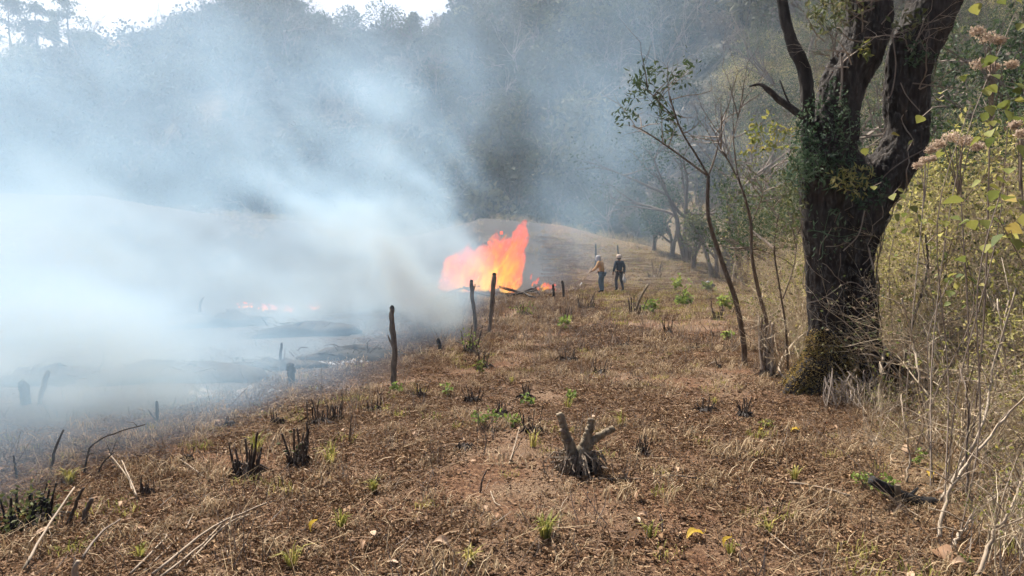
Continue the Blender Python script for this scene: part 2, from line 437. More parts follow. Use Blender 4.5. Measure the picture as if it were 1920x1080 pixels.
# ------------------------------------------------------------------ scatter of look-alike ground cover (kind stuff)
def scatter(name, protos, P, rot, scl, idx, label):
    me = bpy.data.meshes.new(name); P = np.asarray(P, float)
    me.vertices.add(len(P)); me.vertices.foreach_set('co', P.ravel().astype('f4'))
    a = me.attributes.new('rot', 'FLOAT_VECTOR', 'POINT'); a.data.foreach_set('vector', np.asarray(rot, float).ravel().astype('f4'))
    a = me.attributes.new('scl', 'FLOAT', 'POINT'); a.data.foreach_set('value', np.asarray(scl, float).astype('f4'))
    a = me.attributes.new('idx', 'INT', 'POINT'); a.data.foreach_set('value', np.asarray(idx).astype('i4'))
    ng = bpy.data.node_groups.new(name, 'GeometryNodeTree')
    ng.interface.new_socket('Geometry', in_out='INPUT', socket_type='NodeSocketGeometry')
    ng.interface.new_socket('Geometry', in_out='OUTPUT', socket_type='NodeSocketGeometry')
    N = ng.nodes; L = ng.links.new; gi = N.new('NodeGroupInput'); go = N.new('NodeGroupOutput'); jn = N.new('GeometryNodeJoinGeometry')
    def attr(nm, ty):
        n = N.new('GeometryNodeInputNamedAttribute'); n.data_type = ty; n.inputs[0].default_value = nm
        return n.outputs[0]
    ra, sa, ia = attr('rot', 'FLOAT_VECTOR'), attr('scl', 'FLOAT'), attr('idx', 'INT')
    for k, pm in enumerate(protos):
        po = bpy.data.objects.new(name + '_sprig', pm)
        cmp_ = N.new('FunctionNodeCompare'); cmp_.data_type = 'INT'; cmp_.operation = 'EQUAL'
        L(ia, cmp_.inputs[2]); cmp_.inputs[3].default_value = k
        ip = N.new('GeometryNodeInstanceOnPoints'); ob = N.new('GeometryNodeObjectInfo'); ob.inputs[0].default_value = po
        L(gi.outputs[0], ip.inputs['Points']); L(cmp_.outputs[0], ip.inputs['Selection']); L(ob.outputs['Geometry'], ip.inputs['Instance'])
        e2r = N.new('FunctionNodeEulerToRotation'); L(ra, e2r.inputs[0]); L(e2r.outputs[0], ip.inputs['Rotation']); L(sa, ip.inputs['Scale'])
        L(ip.outputs[0], jn.inputs[0])
    L(jn.outputs[0], go.inputs[0])
    o = bpy.data.objects.new(name, me); sc.collection.objects.link(o)
    o.modifiers.new('scatter', 'NODES').node_group = ng
    return tag(o, label, kind='stuff')
def spots(n, x0, x1, y0, y1, ok, dens=None):
    out = np.zeros((0, 2))
    while len(out) < n:
        p = np.stack([rng.uniform(x0, x1, n * 2), rng.uniform(y0, y1, n * 2)], 1)
        p = p[ok(p[:, 0], p[:, 1])]
        if len(p) == 0: break
        out = np.vstack([out, p])
    return out[:n]

# hillside forest prototypes
def proto_evergreen(mat, n=520, r=2.0):
    b = MB(); clump_crown(b, n, r, r, r * .85, r * .8, .38, 11)
    return b.mesh('forest_bush', mat)
def proto_bare():
    b = MB(); lf = []
    for k in range(3): grow(b, lf, (rng.uniform(-.4, .4), rng.uniform(-.4, .4), 0), (rng.uniform(-.3, .3), rng.uniform(-.3, .3), 1), 2.4, .07, 0, 3, 3, .55, 4, .1, tint=.35)
    return b.mesh('bare_bush', M['twig'])
forest = [proto_evergreen(M['forest']), proto_evergreen(M['forest'], 420, 1.6), proto_evergreen(M['forestolive'], 420, 1.5),
          proto_evergreen(M['forestdry'], 360, 1.3), proto_bare(), proto_bare(), proto_evergreen(M['forestolive'], 600, 2.2)]
infr = lambda x, y: (np.abs(x / y) < .82)
P2 = spots(5200, -140, 150, 50, 178, lambda x, y: infr(x, y) & (y > np.interp(x / y, [-.2, .02, .5], [72, 72, 48])) & (y < np.interp(x / y, [-.2, 0.02, .5], [176, 176, 125])))
px_ = P2[:, 0]; py_ = P2[:, 1]
sel = fbm(px_ * .05, py_ * .05, 0, 3, 77)
idx = np.where(sel > .12, rng.choice([3, 4, 5, 3, 2], len(P2)), rng.choice([0, 0, 1, 2, 6, 4], len(P2)))
ev = np.isin(idx, (0, 1, 2, 6))
keep = ~((sel > .28) & (rng.random(len(P2)) < .6))
sc_ = rng.uniform(.55, 1.25, len(P2)) * np.where(rng.random(len(P2)) < .16, 1.75, 1) * np.where(px_ / py_ > .05, 1.25, 1.0)
zz = H(px_, py_, False) - .35
PP = np.stack([px_, py_, zz], 1)
rot = np.stack([rng.normal(size=len(P2)) * .08, rng.normal(size=len(P2)) * .08, rng.uniform(0, 6.28, len(P2))], 1)
scatter('hillside_forest', forest, PP[keep], rot[keep], sc_[keep], idx[keep], 'dense scrub forest covering the smoky hillside')

# ------------------------------------------------------------------ smoke: real volumes of scattering air
class X_:
    """small expression helper over geometry-node maths"""
    def __init__(s, nt, o): s.nt = nt; s.o = o
    def _b(s, op, a, b=None, c=None):
        n = s.nt.nodes.new('ShaderNodeMath'); n.operation = op
        for i, v in enumerate((a, b, c)):
            if v is None: continue
            if isinstance(v, X_): s.nt.links.new(v.o, n.inputs[i])
            else: n.inputs[i].default_value = float(v)
        return X_(s.nt, n.outputs[0])
    def __add__(s, k): return s._b('ADD', s, k)
    __radd__ = __add__
    def __sub__(s, k): return s._b('SUBTRACT', s, k)
    def __rsub__(s, k): return s._b('SUBTRACT', k, s)
    def __mul__(s, k): return s._b('MULTIPLY', s, k)
    __rmul__ = __mul__
    def __truediv__(s, k): return s._b('DIVIDE', s, k)
    def __rtruediv__(s, k): return s._b('DIVIDE', k, s)
    def __neg__(s): return s._b('MULTIPLY', s, -1)
    def exp(s): return s._b('EXPONENT', s)
    def max(s, k): return s._b('MAXIMUM', s, k)
    def min(s, k): return s._b('MINIMUM', s, k)
    def ss(s, a, b):       # smoothstep, a may exceed b
        flip = a > b
        n = s.nt.nodes.new('ShaderNodeMapRange'); n.interpolation_type = 'SMOOTHSTEP'
        s.nt.links.new(s.o, n.inputs[0])
        n.inputs[1].default_value = min(a, b); n.inputs[2].default_value = max(a, b)
        n.inputs[3].default_value = 1.0 if flip else 0.0; n.inputs[4].default_value = 0.0 if flip else 1.0
        return X_(s.nt, n.outputs[0])
def gnoise(nt, x, y, z, scale, detail=4, rough=.55, off=0.0, dist=0.0):
    c = nt.nodes.new('ShaderNodeCombineXYZ')
    for i, v in enumerate((x, y, z)):
        v = v * scale + off * (i + 1)
        nt.links.new(v.o, c.inputs[i])
    n = nt.nodes.new('ShaderNodeTexNoise'); n.inputs['Scale'].default_value = 1
    n.inputs['Detail'].default_value = detail; n.inputs['Roughness'].default_value = rough; n.inputs['Distortion'].default_value = dist
    nt.links.new(c.outputs[0], n.inputs['Vector'])
    return X_(nt, n.outputs[0])
def VW(v): return v._b('POWER', v, 1.6)
def smoke_density(nt, x, y, z, near):
    # slow swirls move the sampling point
    wx = (gnoise(nt, x, y * .4, z, .13, 4, .55, 3.1) - .5) * 10; wz = (gnoise(nt, x, y * .4, z, .13, 4, .55, 9.7) - .5) * 9
    xw = x + wx; zw = z + wz
    n1 = gnoise(nt, xw + zw * .5, y, zw, .10, 5, .55, 1.3)
    n2 = gnoise(nt, xw + zw * .6, y * .45, zw * .8, .34, 5, .62, 5.9)
    n3 = gnoise(nt, xw + zw * .4, y * .5, zw, .045, 3, .5, 2.2)
    bx = -1.4 - 2.6 * ((5.4 - y) / 3.2).min(0).exp() + y.ss(28, 34) * 4.2 + (n2 - .5) * 2.0
    left = bx - x
    zg = (-.035) * (-x - 2.5).max(0).min(16)
    zg = zg + y.ss(36, 55) * 4.6
    hg = (z - zg).max(0)
    a = left.ss(-1.0, .7)
    h0 = .62 + .045 * (y - 5).max(0).min(16)
    nz_ = (n2 * .5 + n1 * .5)
    lay = a * (-(hg / h0)).exp() * (.42 + .58 * nz_.ss(.40, .60)) * y.ss(46, 34) * (.42 + .58 * y.ss(15, 8)) * (1 + 4.5 * ((5 - y) / 3.5).exp()) * SM['low']
    nz2 = n2 * .6 + n1 * .4
    def plume(x0, y0, r0, gr, lx, top, st, lo=.40, hi=.60):
        xc = x - x0 - hg * lx + wx * .22; yc = (y - y0) * .6; R_ = r0 + hg * gr; R2 = R_ * R_
        return (-((xc * xc + yc * yc) / R2)).exp() * (VW(nz2.ss(.44, .62)) * 2.0) * hg.ss(top, top * .15) * (r0 / R_) * st
    def cdiv(a_, b_): return a_._b('DIVIDE', a_, b_)
    col = None
    for P_ in PLUMES:
        p_ = plume(*P_); col = p_ if col is None else col + p_
    col = col * left.ss(-1.2, .6) * SM['col']
    # smoke leaving the flame to the upper right
    xd = x - 2.6 - z * .22 + wx * .3; yd = y - 38
    rd = (xd * xd + yd * yd * .3) / ((1.6 + z.max(0) * .20) * (1.6 + z.max(0) * .20))
    col2 = (-rd).exp() * n2.ss(.3, .65) * z.ss(22, 6) * z.ss(-1, .6) * SM['col2']
    # thin blue veil drifting up the hill
    n1 = gnoise(nt, xw + zw * .30, y * .3, zw * 1.0, .105, 6, .6, 4.4); n4 = gnoise(nt, xw + zw * .3, y * .25, zw * 1.0, .36, 4, .62, 7.7)
    up = z + wz + (-x - 14).max(0) * .75
    veil = (x + wx * .8).ss(22, 4) * y.ss(26, 38) * y.ss(66, 48) * up.ss(42, 22) * (.12 + .88 * VW((n1 * .72 + n4 * .28).ss(.43, .66)) * 1.9) * (.3 + .7 * n3.ss(.40, .58)) * SM['veil']
    gx = x + 4.5 + z * .1; gz = z - 9
    veil = veil * (1 - .8 * (-(gx * gx * .07 + gz * gz * .022)).exp())
    veil = veil * (1 + .8 * (x).ss(-6, -30))
    d = lay + col + col2 + veil
    wn = y.ss(28, 33) * (-1) + 1
    wn = wn * x.ss(-16, -13) * x.ss(6, 4.5) * z.ss(9.5, 7.5)
    if not near: wn = 1 - wn
    return (d * wn - .0004).max(0)
SM = dict(low=.10, col=1.05, col2=.032, veil=.0160)
# source x, y, radius, widening per metre, lean, reach upwards, strength: the smouldering heaps that feed the smoke
PLUMES = [(-12, 18, 3.2, .22, -.2, 5.5, .46), (-4.1, 19, 2.3, .20, .08, 7, .95), (-2.4, 13.5, 1.2, .25, .1, 1.8, .30), (-5.4, 30, 2.4, .30, -.1, 17, .16), (-7.4, 9.5, 2.1, .25, .1, 2.8, .9), (-5.2, 7.6, 1.6, .2, .15, 1.8, 1.1), (-4.0, 9.8, 1.3, .25, .1, 1.6, .5), (-17, 30, 5, .35, -.2, 16, .09), (-3.0, 29, 1.8, .3, -.3, 4.5, .6), (-2.9, 15.5, 1.5, .2, .1, 3.2, .8)]
def smoke_volume(name, lo, hi, vox, near, label):
    m = bpy.data.materials.new(name); m.use_nodes = True; nt = m.node_tree; nt.nodes.clear()
    o = nt.nodes.new('ShaderNodeOutputMaterial'); v = nt.nodes.new('ShaderNodeVolumeScatter'); a = nt.nodes.new('ShaderNodeAttribute')
    a.attribute_name = 'density'
    v.inputs['Color'].default_value = (.41, .64, .89, 1); v.inputs['Anisotropy'].default_value = .1
    ab = nt.nodes.new('ShaderNodeVolumeAbsorption'); ab.inputs['Color'].default_value = (0, 0, 0, 1); ad = nt.nodes.new('ShaderNodeAddShader')
    nt.links.new(math_(nt, 'MULTIPLY', a.outputs['Fac'], .37), ab.inputs['Density'])
    nt.links.new(a.outputs['Fac'], v.inputs['Density']); nt.links.new(v.outputs[0], ad.inputs[0]); nt.links.new(ab.outputs[0], ad.inputs[1]); nt.links.new(ad.outputs[0], o.inputs['Volume'])
    m.cycles.volume_interpolation = 'LINEAR'
    ng = bpy.data.node_groups.new(name, 'GeometryNodeTree')
    ng.interface.new_socket('Geometry', in_out='OUTPUT', socket_type='NodeSocketGeometry')
    N = ng.nodes; out = N.new('NodeGroupOutput'); vc = N.new('GeometryNodeVolumeCube'); sm = N.new('GeometryNodeSetMaterial')
    sm.inputs['Material'].default_value = m
    vc.inputs['Min'].default_value = lo; vc.inputs['Max'].default_value = hi
    for ax, k in zip('XYZ', range(3)): vc.inputs['Resolution ' + ax].default_value = int((hi[k] - lo[k]) / vox)
    p = N.new('GeometryNodeInputPosition'); sp = N.new('ShaderNodeSeparateXYZ'); ng.links.new(p.outputs[0], sp.inputs[0])
    x, y, z = (X_(ng, sp.outputs[i]) for i in range(3))
    ng.links.new(smoke_density(ng, x, y, z, near).o, vc.inputs['Density'])
    ng.links.new(vc.outputs[0], sm.inputs[0]); ng.links.new(sm.outputs[0], out.inputs[0])
    me = bpy.data.meshes.new(name); me.materials.append(m)
    ob = bpy.data.objects.new(name, me); sc.collection.objects.link(ob)
    ob.modifiers.new('smoke', 'NODES').node_group = ng
    return tag(ob, label, kind='stuff')
smoke_volume('smoke', (-16, 4, -2.5), (6, 33.5, 10), .25, True, 'thick white smoke lying low over the burnt field')
smoke_volume('smoke', (-80, 12, -3), (30, 112, 52), .7, False, 'blue grey smoke drifting up in front of the hillside')
# thin air between here and the ridge
hz, nt, N, L, Pp, O = newmat('haze')
N.remove(Pp)
pv = N.new('ShaderNodeVolumePrincipled'); pv.inputs['Color'].default_value = (.86, .92, 1, 1); pv.inputs["Density"].default_value = .0006; pv.inputs['Anisotropy'].default_value = .3
L(pv.outputs[0], O.inputs['Volume'])
b = MB()
zlo, zhi = float(GZ.min()) - 1.5, float(GZ.max()) + 16
c8 = [(x, y, z) for x in (-332, 332) for y in (-42, 332) for z in (zlo, zhi)]
b.add(c8, [(0, 1, 3, 2), (4, 6, 7, 5), (0, 4, 5, 1), (2, 3, 7, 6), (0, 2, 6, 4), (1, 5, 7, 3)])
tag(b.build('haze', hz), 'thin pale haze over the whole valley', kind='stuff')

# ------------------------------------------------------------------ the big forked tree on the right
def evaluated(o):
    dg = bpy.context.evaluated_depsgraph_get()
    me = bpy.data.meshes.new_from_object(o.evaluated_get(dg))
    return me
TY = foot(1575, 733)
def tp(px, py, dy=0.0): return at(px, py, TY.y + dy)
PXM = TY.y / FPX
def limb(b, rows, sides=16):
    P = [tp(r[0], r[1], r[3] if len(r) > 3 else 0) for r in rows]
    pts = [(*p, r[2] * PXM) for p, r in zip(P, rows)]
    c = curve_pts(pts, 4)
    b.tube(c[:, :3], c[:, 3], sides)
tree = empty('big_tree', TY, 'massive dark forked tree with leafy vines on its trunk beside the thicket', 'tree')
b = MB()
limb(b, [(1546, 770, 66, -.05), (1550, 720, 54), (1550, 665, 38), (1548, 600, 34), (1547, 480, 36), (1543, 400, 44), (1550, 330, 54), (1560, 260, 50), (1570, 200, 44), (1585, 150, 46), (1610, 100, 44), (1626, 50, 42), (1628, 0, 40), (1622, -120, 36), (1590, -300, 28), (1570, -500, 20)])
limb(b, [(1622, 775, 66, .05), (1615, 720, 54, .02), (1614, 665, 36), (1612, 600, 31), (1613, 480, 34), (1624, 400, 42), (1654, 340, 46), (1688, 290, 44), (1702, 250, 42), (1701, 180, 44), (1711, 100, 42), (1732, 50, 46), (1752, 0, 48), (1790, -80, 44), (1850, -220, 34), (1880, -420, 24)])
limb(b, [(1560, 300, 40, .25), (1600, 330, 45, .2), (1640, 400, 36, .12), (1590, 480, 26, .14)])
# root flare
for (x, y, dx, dy, r) in [(1540, 715, -.55, -.25, .13), (1580, 725, -.25, -.65, .17), (1600, 725, .25, -.45, .14), (1640, 720, .6, -.1, .13), (1630, 700, .5, .4, .12), (1550, 700, -.5, .35, .12)]:
    p = tp(x, y - 55); e = Vector((p.x + dx, p.y + dy, 0)); e.z = Hs(e.x, e.y) - .1
    m1 = p.lerp(e, .45); m1.z = p.z * .35 + e.z * .65 + .09
    c = curve_pts([(*p, r), (*m1, r * .85), (*e, r * .4)], 4); b.tube(c[:, :3], c[:, 3], 10)
tr = b.build('trunk', M['bark'])
rm = tr.modifiers.new('r', 'REMESH'); rm.mode = 'VOXEL'; rm.voxel_size = .021; rm.use_smooth_shade = True
sm = tr.modifiers.new('s', 'SMOOTH'); sm.iterations = 6; sm.factor = .6
me = evaluated(tr); bpy.data.objects.remove(tr)
nv = len(me.vertices); co = np.zeros(nv * 3, 'f4'); me.vertices.foreach_get('co', co); no = np.zeros(nv * 3, 'f4'); me.vertices.foreach_get('normal', no)
co = co.reshape(-1, 3); no = no.reshape(-1, 3)
ridge = 1 - np.abs(fbm(co[:, 0] * 7, co[:, 1] * 7, co[:, 2] * 1.3, 3, 91)) * 2
d = .035 * (ridge - .75) - .012 + .06 * fbm(co[:, 0] * 1.8, co[:, 1] * 1.8, co[:, 2] * 1.2, 2, 92) + .022 * (.45 - 2.2 * np.abs(fbm(co[:, 0] * 19, co[:, 1] * 19, co[:, 2] * 4.5, 3, 94))) + .007 * fbm(co[:, 0] * 45, co[:, 1] * 45, co[:, 2] * 30, 2, 93)
co = co + no * d[:, None] - np.array(TY)
me.vertices.foreach_set('co', co.astype('f4').ravel()); me.materials.clear(); me.materials.append(M['bark']); me.update()
tr = bpy.data.objects.new('trunk', me); sc.collection.objects.link(tr); tr.parent = tree
trunk_co = co + np.array(TY); trunk_no = no.copy()
def sub(b, name, mat, smooth=False):      # world-space geometry handed to the tree as a part
    o = b.build(name, mat, tree, smooth); o.location = -TY
    return o
b = MB()
def branch_px(b, rows, dy0=0, sides=8, wob=0.0, tint=.5):
    pts = [(*tp(r[0], r[1], dy0 + (r[3] if len(r) > 3 else 0)), r[2] * PXM) for r in rows]
    c = curve_pts(pts, 4); b.tube(c[:, :3], c[:, 3], sides, wob=wob, tint=tint); return c
branch_px(b, [(1535, 430, 15, .1), (1518, 330, 14), (1514, 250, 12), (1514, 190, 13), (1508, 130, 12), (1488, 88, 12), (1476, 50, 10), (1466, 0, 10), (1450, -90, 8), (1440, -200, 5)], -.1, 8, .12)
sub(b, 'branch', M['bark'], True)
b = MB(); branch_px(b, [(1516, 225, 7), (1490, 208, 7), (1462, 188, 6), (1440, 168, 5), (1424, 158, 3), (1405, 162, 1.5)], -.1, 7, .15)
branch_px(b, [(1490, 208, 3), (1478, 190, 2), (1462, 150, 1.5)], -.1, 5)
sub(b, 'branch', M['bark'], True)
# bare thin upper twigs and vines
for k in range(6):
    b = MB(); lf = []
    s = [(1630, 60, 30), (1590, 120, -40), (1700, 90, -30), (1560, 90, -20), (1720, 150, 30), (1640, 30, 0)][k]
    for q in range(4):
        grow(b, lf, tp(s[0] + rng.uniform(-15, 15), s[1] + rng.uniform(-20, 20), -.28), (rng.uniform(-1, .8), -.4, rng.uniform(-.1, .9)), rng.uniform(.3, .6), .009, 0, 2, 2, .6, 4, .15, tint=.6)
    sub(b, 'twig', M['twig'])
# hanging stalks and dead sticks caught on the trunk
for rows, w in [([(1622, 392, 0), (1610, 440, 0), (1585, 470, 0)], 2.2), ([(1577, 105, 0), (1575, 150, 0), (1574, 200, 0)], 3.5), ([(1520, 568, 0), (1545, 560, 0), (1580, 532, 0), (1600, 531, 0), (1620, 540, 0), (1640, 535, 0)], 1.8),
                ([(1673, 60, 0), (1676, 120, 0), (1672, 170, 0), (1668, 185, 0)], 2.2), ([(1622, 465, 0), (1632, 485, 0), (1640, 505, 0)], 3), ([(1546, 462, 0), (1570, 461, 0), (1590, 455, 0), (1600, 462, 0)], 1.5), ([(1690, 155, 0), (1700, 180, 0), (1722, 208, 0)], 1.6)]:
    b = MB(); branch_px(b, [(x + rng.normal() * 3, y, w * .55, z) for x, y, z in rows], -.40, 5, tint=.55); sub(b, 'dead_stick', M['twig'])
for k in range(16):     # thin climbing stems that follow the real bark
    z0 = rng.uniform(.2, 2.6); cand = np.nonzero((np.abs(trunk_co[:, 2] - z0) < .05) & (trunk_no[:, 1] < -.1))[0]
    if not len(cand): continue
    i = rng.choice(cand); pts = [trunk_co[i] + trunk_no[i] * .012]; dx = rng.normal() * .12
    for q in range(int(rng.integers(5, 14))):
        t = pts[-1] + [dx + rng.normal() * .05, 0, rng.uniform(.08, .16)]
        dd = np.abs(trunk_co[:, 0] - t[0]) + np.abs(trunk_co[:, 2] - t[2]) + (trunk_no[:, 1] > 0) * 9; j = int(np.argmin(dd)); pts.append(trunk_co[j] + trunk_no[j] * rng.uniform(.005, .05))
    c = curve_pts(pts, 2); b = MB(); b.tube(c, rng.uniform(.003, .008), 4, float(rng.uniform(.0, .5))); sub(b, 'vine_stem', M['twig'])
# foliage: small-leaved climber at the left fork, drooping long leaves, ferny clumps
def foliage(cx, cy, rx, ry, n, size, mat, aspect=2.4, dy=-.38, droop=.3, name='foliage', shell=True):
    b = MB(); th = rng.uniform(0, 6.28, n); rr = np.sqrt(rng.random(n)) * (1 + .25 * np.sin(th * 3 + cx))
    C = np.array([tuple(tp(cx + rx * r * math.cos(t), cy + ry * r * math.sin(t), dy + rng.uniform(-.14, .3) * (1.1 - min(r, 1)) - .05)) for t, r in zip(th, rr)])
    b.leaves(C, rng.uniform(.6, 1.3, n) * size, aspect, droop=droop)
    for k in range(5):
        i, j = rng.integers(0, n, 2); c = curve_pts([C[i], (C[i] + C[j]) / 2 + rng.normal(size=3) * .05, C[j]], 4); b.tube(c, .004, 3, .5)
    return sub(b, name, mat)
M['vine'] = leaf_mat('climber leaves', [(0, (.03, .055, .03)), (.5, (.07, .11, .06)), (1, (.17, .21, .12))], transl=.35)
foliage(1550, 235, 42, 85, 520, .045, M['vine'], 1.8)
foliage(1508, 270, 26, 60, 260, .05, M['vine'], 1.8)
foliage(1560, 318, 62, 32, 260, .10, M['vine'], 4.0, droop=.8)
foliage(1625, 358, 45, 30, 240, .055, M['vine'], 2.0, dy=-.45)
foliage(1500, 320, 22, 40, 200, .05, M['vine'], 1.8)
foliage(1440, 255, 55, 40, 170, .07, M['yellowgreen'], 1.8, dy=.2)
foliage(1488, 345, 26, 60, 150, .07, M['olive'], 2.2, dy=-.1)
foliage(1476, 430, 22, 50, 110, .06, M['olive'], 2.2, dy=.1)
foliage(1592, 250, 30, 60, 170, .05, M['vine'], 2.0)
foliage(1600, 335, 40, 30, 160, .08, M['thicketleaf'], 3.2, dy=-.5, droop=.6)
foliage(1560, 430, 50, 50, 60, .07, M['vine'], 3.0)
foliage(1700, 40, 34, 30, 46, .09, M['olive'], 2.2)
foliage(1620, 92, 16, 12, 26, .10, M['yellowgreen'], 2.5)
foliage(1722, 100, 26, 22, 60, .08, M['vine'], 2.2)
foliage(1560, 20, 60, 40, 170, .09, M['olive'], 2.2, dy=-.2)
foliage(1580, -60, 120, 60, 300, .09, M['olive'], 2.2, dy=-.2)
# moss on the roots and lower trunk: sits on the real bark surface
for (cx, cy, rr_, n) in [(1560, 705, 75, 4200), (1545, 648, 30, 900), (1530, 735, 65, 3200), (1600, 690, 34, 700)]:
    c = np.array(tp(cx, cy, -.3)); dd = np.linalg.norm((trunk_co - c) * [1, .6, 1], axis=1)
    ok = np.nonzero((dd < rr_ * PXM * rng.uniform(.7, 1.2, len(dd))) & (trunk_no[:, 1] < .35))[0]
    if len(ok) == 0: continue
    k = rng.choice(ok, n); b = MB(); b.leaves(trunk_co[k] + trunk_no[k] * .0 + rng.normal(size=(n, 3)) * .014, .03, 3.0, dirs=trunk_no[k] + [0, 0, -.3])
    tag(sub(b, 'moss', M['moss']), kind='stuff')
# dark rootlets under the roots
b = MB()
for k in range(70):
    p = tp(rng.uniform(1545, 1650), rng.uniform(690, 735), -.55 + rng.uniform(-.15, .1)); e = p + Vector((rng.uniform(-.2, .2), rng.uniform(-.3, 0), -.4)); e.z = Hs(e.x, e.y)
    c = curve_pts([p, p.lerp(e, .5) + Vector(rng.normal(size=3) * .05), e], 3); b.tube(c, .006, 3, .4)
tag(sub(b, 'rootlets', M['twig']), kind='stuff')

# ------------------------------------------------------------------ small builders placed on the ground
def stick(rows_px, r, name, label, cat, mat, group=None, ylift=None, base=None, sides=6, wob=.08, taper=.6, kink=.02, tint=.5, forks=0):
    """rows_px: (px, py[, height above the ground at that point]); lying if heights given, else standing on its foot"""
    f = foot(*base) if base else foot(rows_px[0][0], rows_px[0][1])
    pts = []
    for q in rows_px:
        if len(q) == 3:
            g = foot(q[0], q[1]); g.z += q[2]; pts.append(g)
        else: pts.append(at(q[0], q[1], f.y + (ylift or 0) * len(pts)))
    if len(rows_px[0]) == 2: pts[0].z -= .05
    o0 = pts[0].copy()
    P = [p - o0 for p in pts]
    c = curve_pts([tuple(p) for p in P], 4)
    c[1:-1] += rng.normal(size=(len(c) - 2, 3)) * r * kink * 10
    rr = np.linspace(r, r * taper, len(c))
    b = MB(); b.tube(c, rr, sides, wob=wob, tint=tint)
    for k in range(forks):
        i = int(rng.integers(len(c) // 3, len(c) - 1)); v = rng.normal(size=3) * .5; v[2] = abs(v[2])
        e = c[i] + v * .18; b.tube([c[i], (c[i] + e) / 2 + rng.normal(size=3) * .01, e], [r * .45, r * .35, r * .15], 4, tint=tint)
    o = b.build(name, mat, smooth=sides > 5, loc=o0)
    return tag(o, label, cat, group)

# fence posts on the edge of the burn
def post(fx, fy, rows, r, label, group, twig=None, mat='post', cat='post', name='fence_post'):
    f = foot(fx, fy); e = empty(name, f, label, cat, group)
    pts = [at(x, y, f.y) - f for x, y in rows]; pts[0].z = -.1
    c = curve_pts([tuple(p) for p in pts], 5)
    c[1:-1, :2] += rng.normal(size=(len(c) - 2, 2)) * r * .1
    rr = r * (1 + .08 * rng.normal(size=len(c))); rr[-1] *= .9; rr[0] *= 1.15
    b = MB(); b.tube(c, rr, 12, wob=.07); o = b.build('stake', M[mat], e, True)
    b = MB(); t = c[-1]; b.tube([t - [0, 0, .01], t + [0, 0, .012], t + [.003, 0, .03]], [r * .96, r * .8, r * .35], 10, wob=.2); b.build('cut_top', M['charred'] if mat != 'stump' else M['stump'], e)
    if twig:
        pts = [at(x, y, f.y - .02) - f for x, y in twig]; c2 = curve_pts([tuple(p) for p in pts], 3)
        b = MB(); b.tube(c2, np.linspace(r * .55, r * .2, len(c2)), 6, wob=.1); b.build('broken_twig', M[mat], e)
    return e
G1 = 'fence posts along the edge of the burnt field'
post(739, 731, [(739, 731), (738, 690), (741, 655), (735, 610), (735, 577)], .034, 'tall dark fence post with a broken side twig, nearest in the smoke', G1, twig=[(738, 652), (732, 640), (727, 628)])
post(893, 624, [(893, 624), (890, 590), (886, 560), (884, 527)], .042, 'thin crooked fence post, left one of the pair before the flames', G1, twig=[(887, 545), (890, 538), (891, 532)])
post(914, 626, [(914, 626), (921, 590), (924, 550), (927, 514)], .048, 'straight fence post leaning right, right one of the pair before the flames', G1)
post(1038, 557, [(1038, 557), (1038, 546), (1037, 534)], .05, 'short charred stake to the right of the fire, left of two', G1, mat='charred', name='short_stake', cat='stake')
post(1057, 558, [(1057, 558), (1056, 540), (1054, 527)], .05, 'charred stake to the right of the fire, right one of two', G1, mat='charred', name='short_stake', cat='stake')
post(826, 660, [(826, 660), (824, 648), (822, 637)], .035, 'stubby charred stake left of the pair of fence posts', G1, mat='charred', name='short_stake', cat='stake')
post(50, 757, [(50, 757), (46, 738), (42, 718)], .055, 'thick dark stub far left in the smoke', G1, mat='charred', name='short_stake', cat='stake')
post(547, 716, [(547, 716), (546, 700), (544, 684)], .055, 'broad charred stub standing in thin smoke', G1, mat='charred', name='short_stake', cat='stake')
post(72, 758, [(72, 758), (80, 728), (90, 698)], .03, 'pale leaning stake far left in the smoke', G1, mat='stump', name='leaning_stake', cat='stake')
post(295, 793, [(295, 793), (295, 775), (294, 757)], .016, 'thin stake with a side twig in the drifting smoke', G1, twig=[(293, 788), (284, 778), (278, 768)], mat='charred', name='short_stake', cat='stake')
post(526, 690, [(526, 690), (526, 665), (528, 646)], .02, 'very thin upright stick deep in the smoke', G1, mat='charred', name='short_stake', cat='stake')
post(1116, 500, [(1116, 500), (1117, 478), (1117, 458)], .05, 'dark pole on the rise behind the tan shirted person', 'poles on the rise behind the people', mat='charred', name='thin_pole', cat='pole')
post(1160, 492, [(1160, 492), (1159, 475), (1158, 460)], .04, 'thin pole on the rise above the dark jacketed person', 'poles on the rise behind the people', mat='charred', name='thin_pole', cat='pole')

# ------------------------------------------------------------------ stump with three sawn prongs
f = foot(1088, 885); st = empty('tree_stump', f, 'gnarled stump with three pale cut prongs and dark root mass on bare soil', 'stump')
k = f.y / FPX
def sp(px, py, dy=0): return at(px, py, f.y + dy) - f
for rows in ([(1075, 862, 15), (1068, 835, 14), (1060, 815, 11), (1056, 795, 9), (1048, 775, 8)], [(1090, 850, 17), (1097, 830, 12), (1103, 812, 10), (1107, 797, 9), (1109, 786, 9)], [(1098, 842, 11), (1108, 830, 10), (1125, 817, 9), (1140, 809, 8), (1150, 803, 7.5)]):
    c = curve_pts([(*sp(x, y), r * k * .78) for x, y, r in rows], 9); c[2:-1, :3] += rng.normal(size=(len(c) - 3, 3)) * .0022; b = MB(); b.tube(c[:, :3], c[:, 3], 16, wob=.10); b.build('prong', M['stump'], st, True)
for (x, y, dx, dz) in [(1058, 812, -.03, .03), (1062, 828, .04, .02)]:
    p = sp(x, y, -.03); b = MB(); b.tube([p, p + Vector((dx, -.02, dz))], [.02, .012], 7, wob=.1); b.build('knot', M['stem'], st)
b = MB()
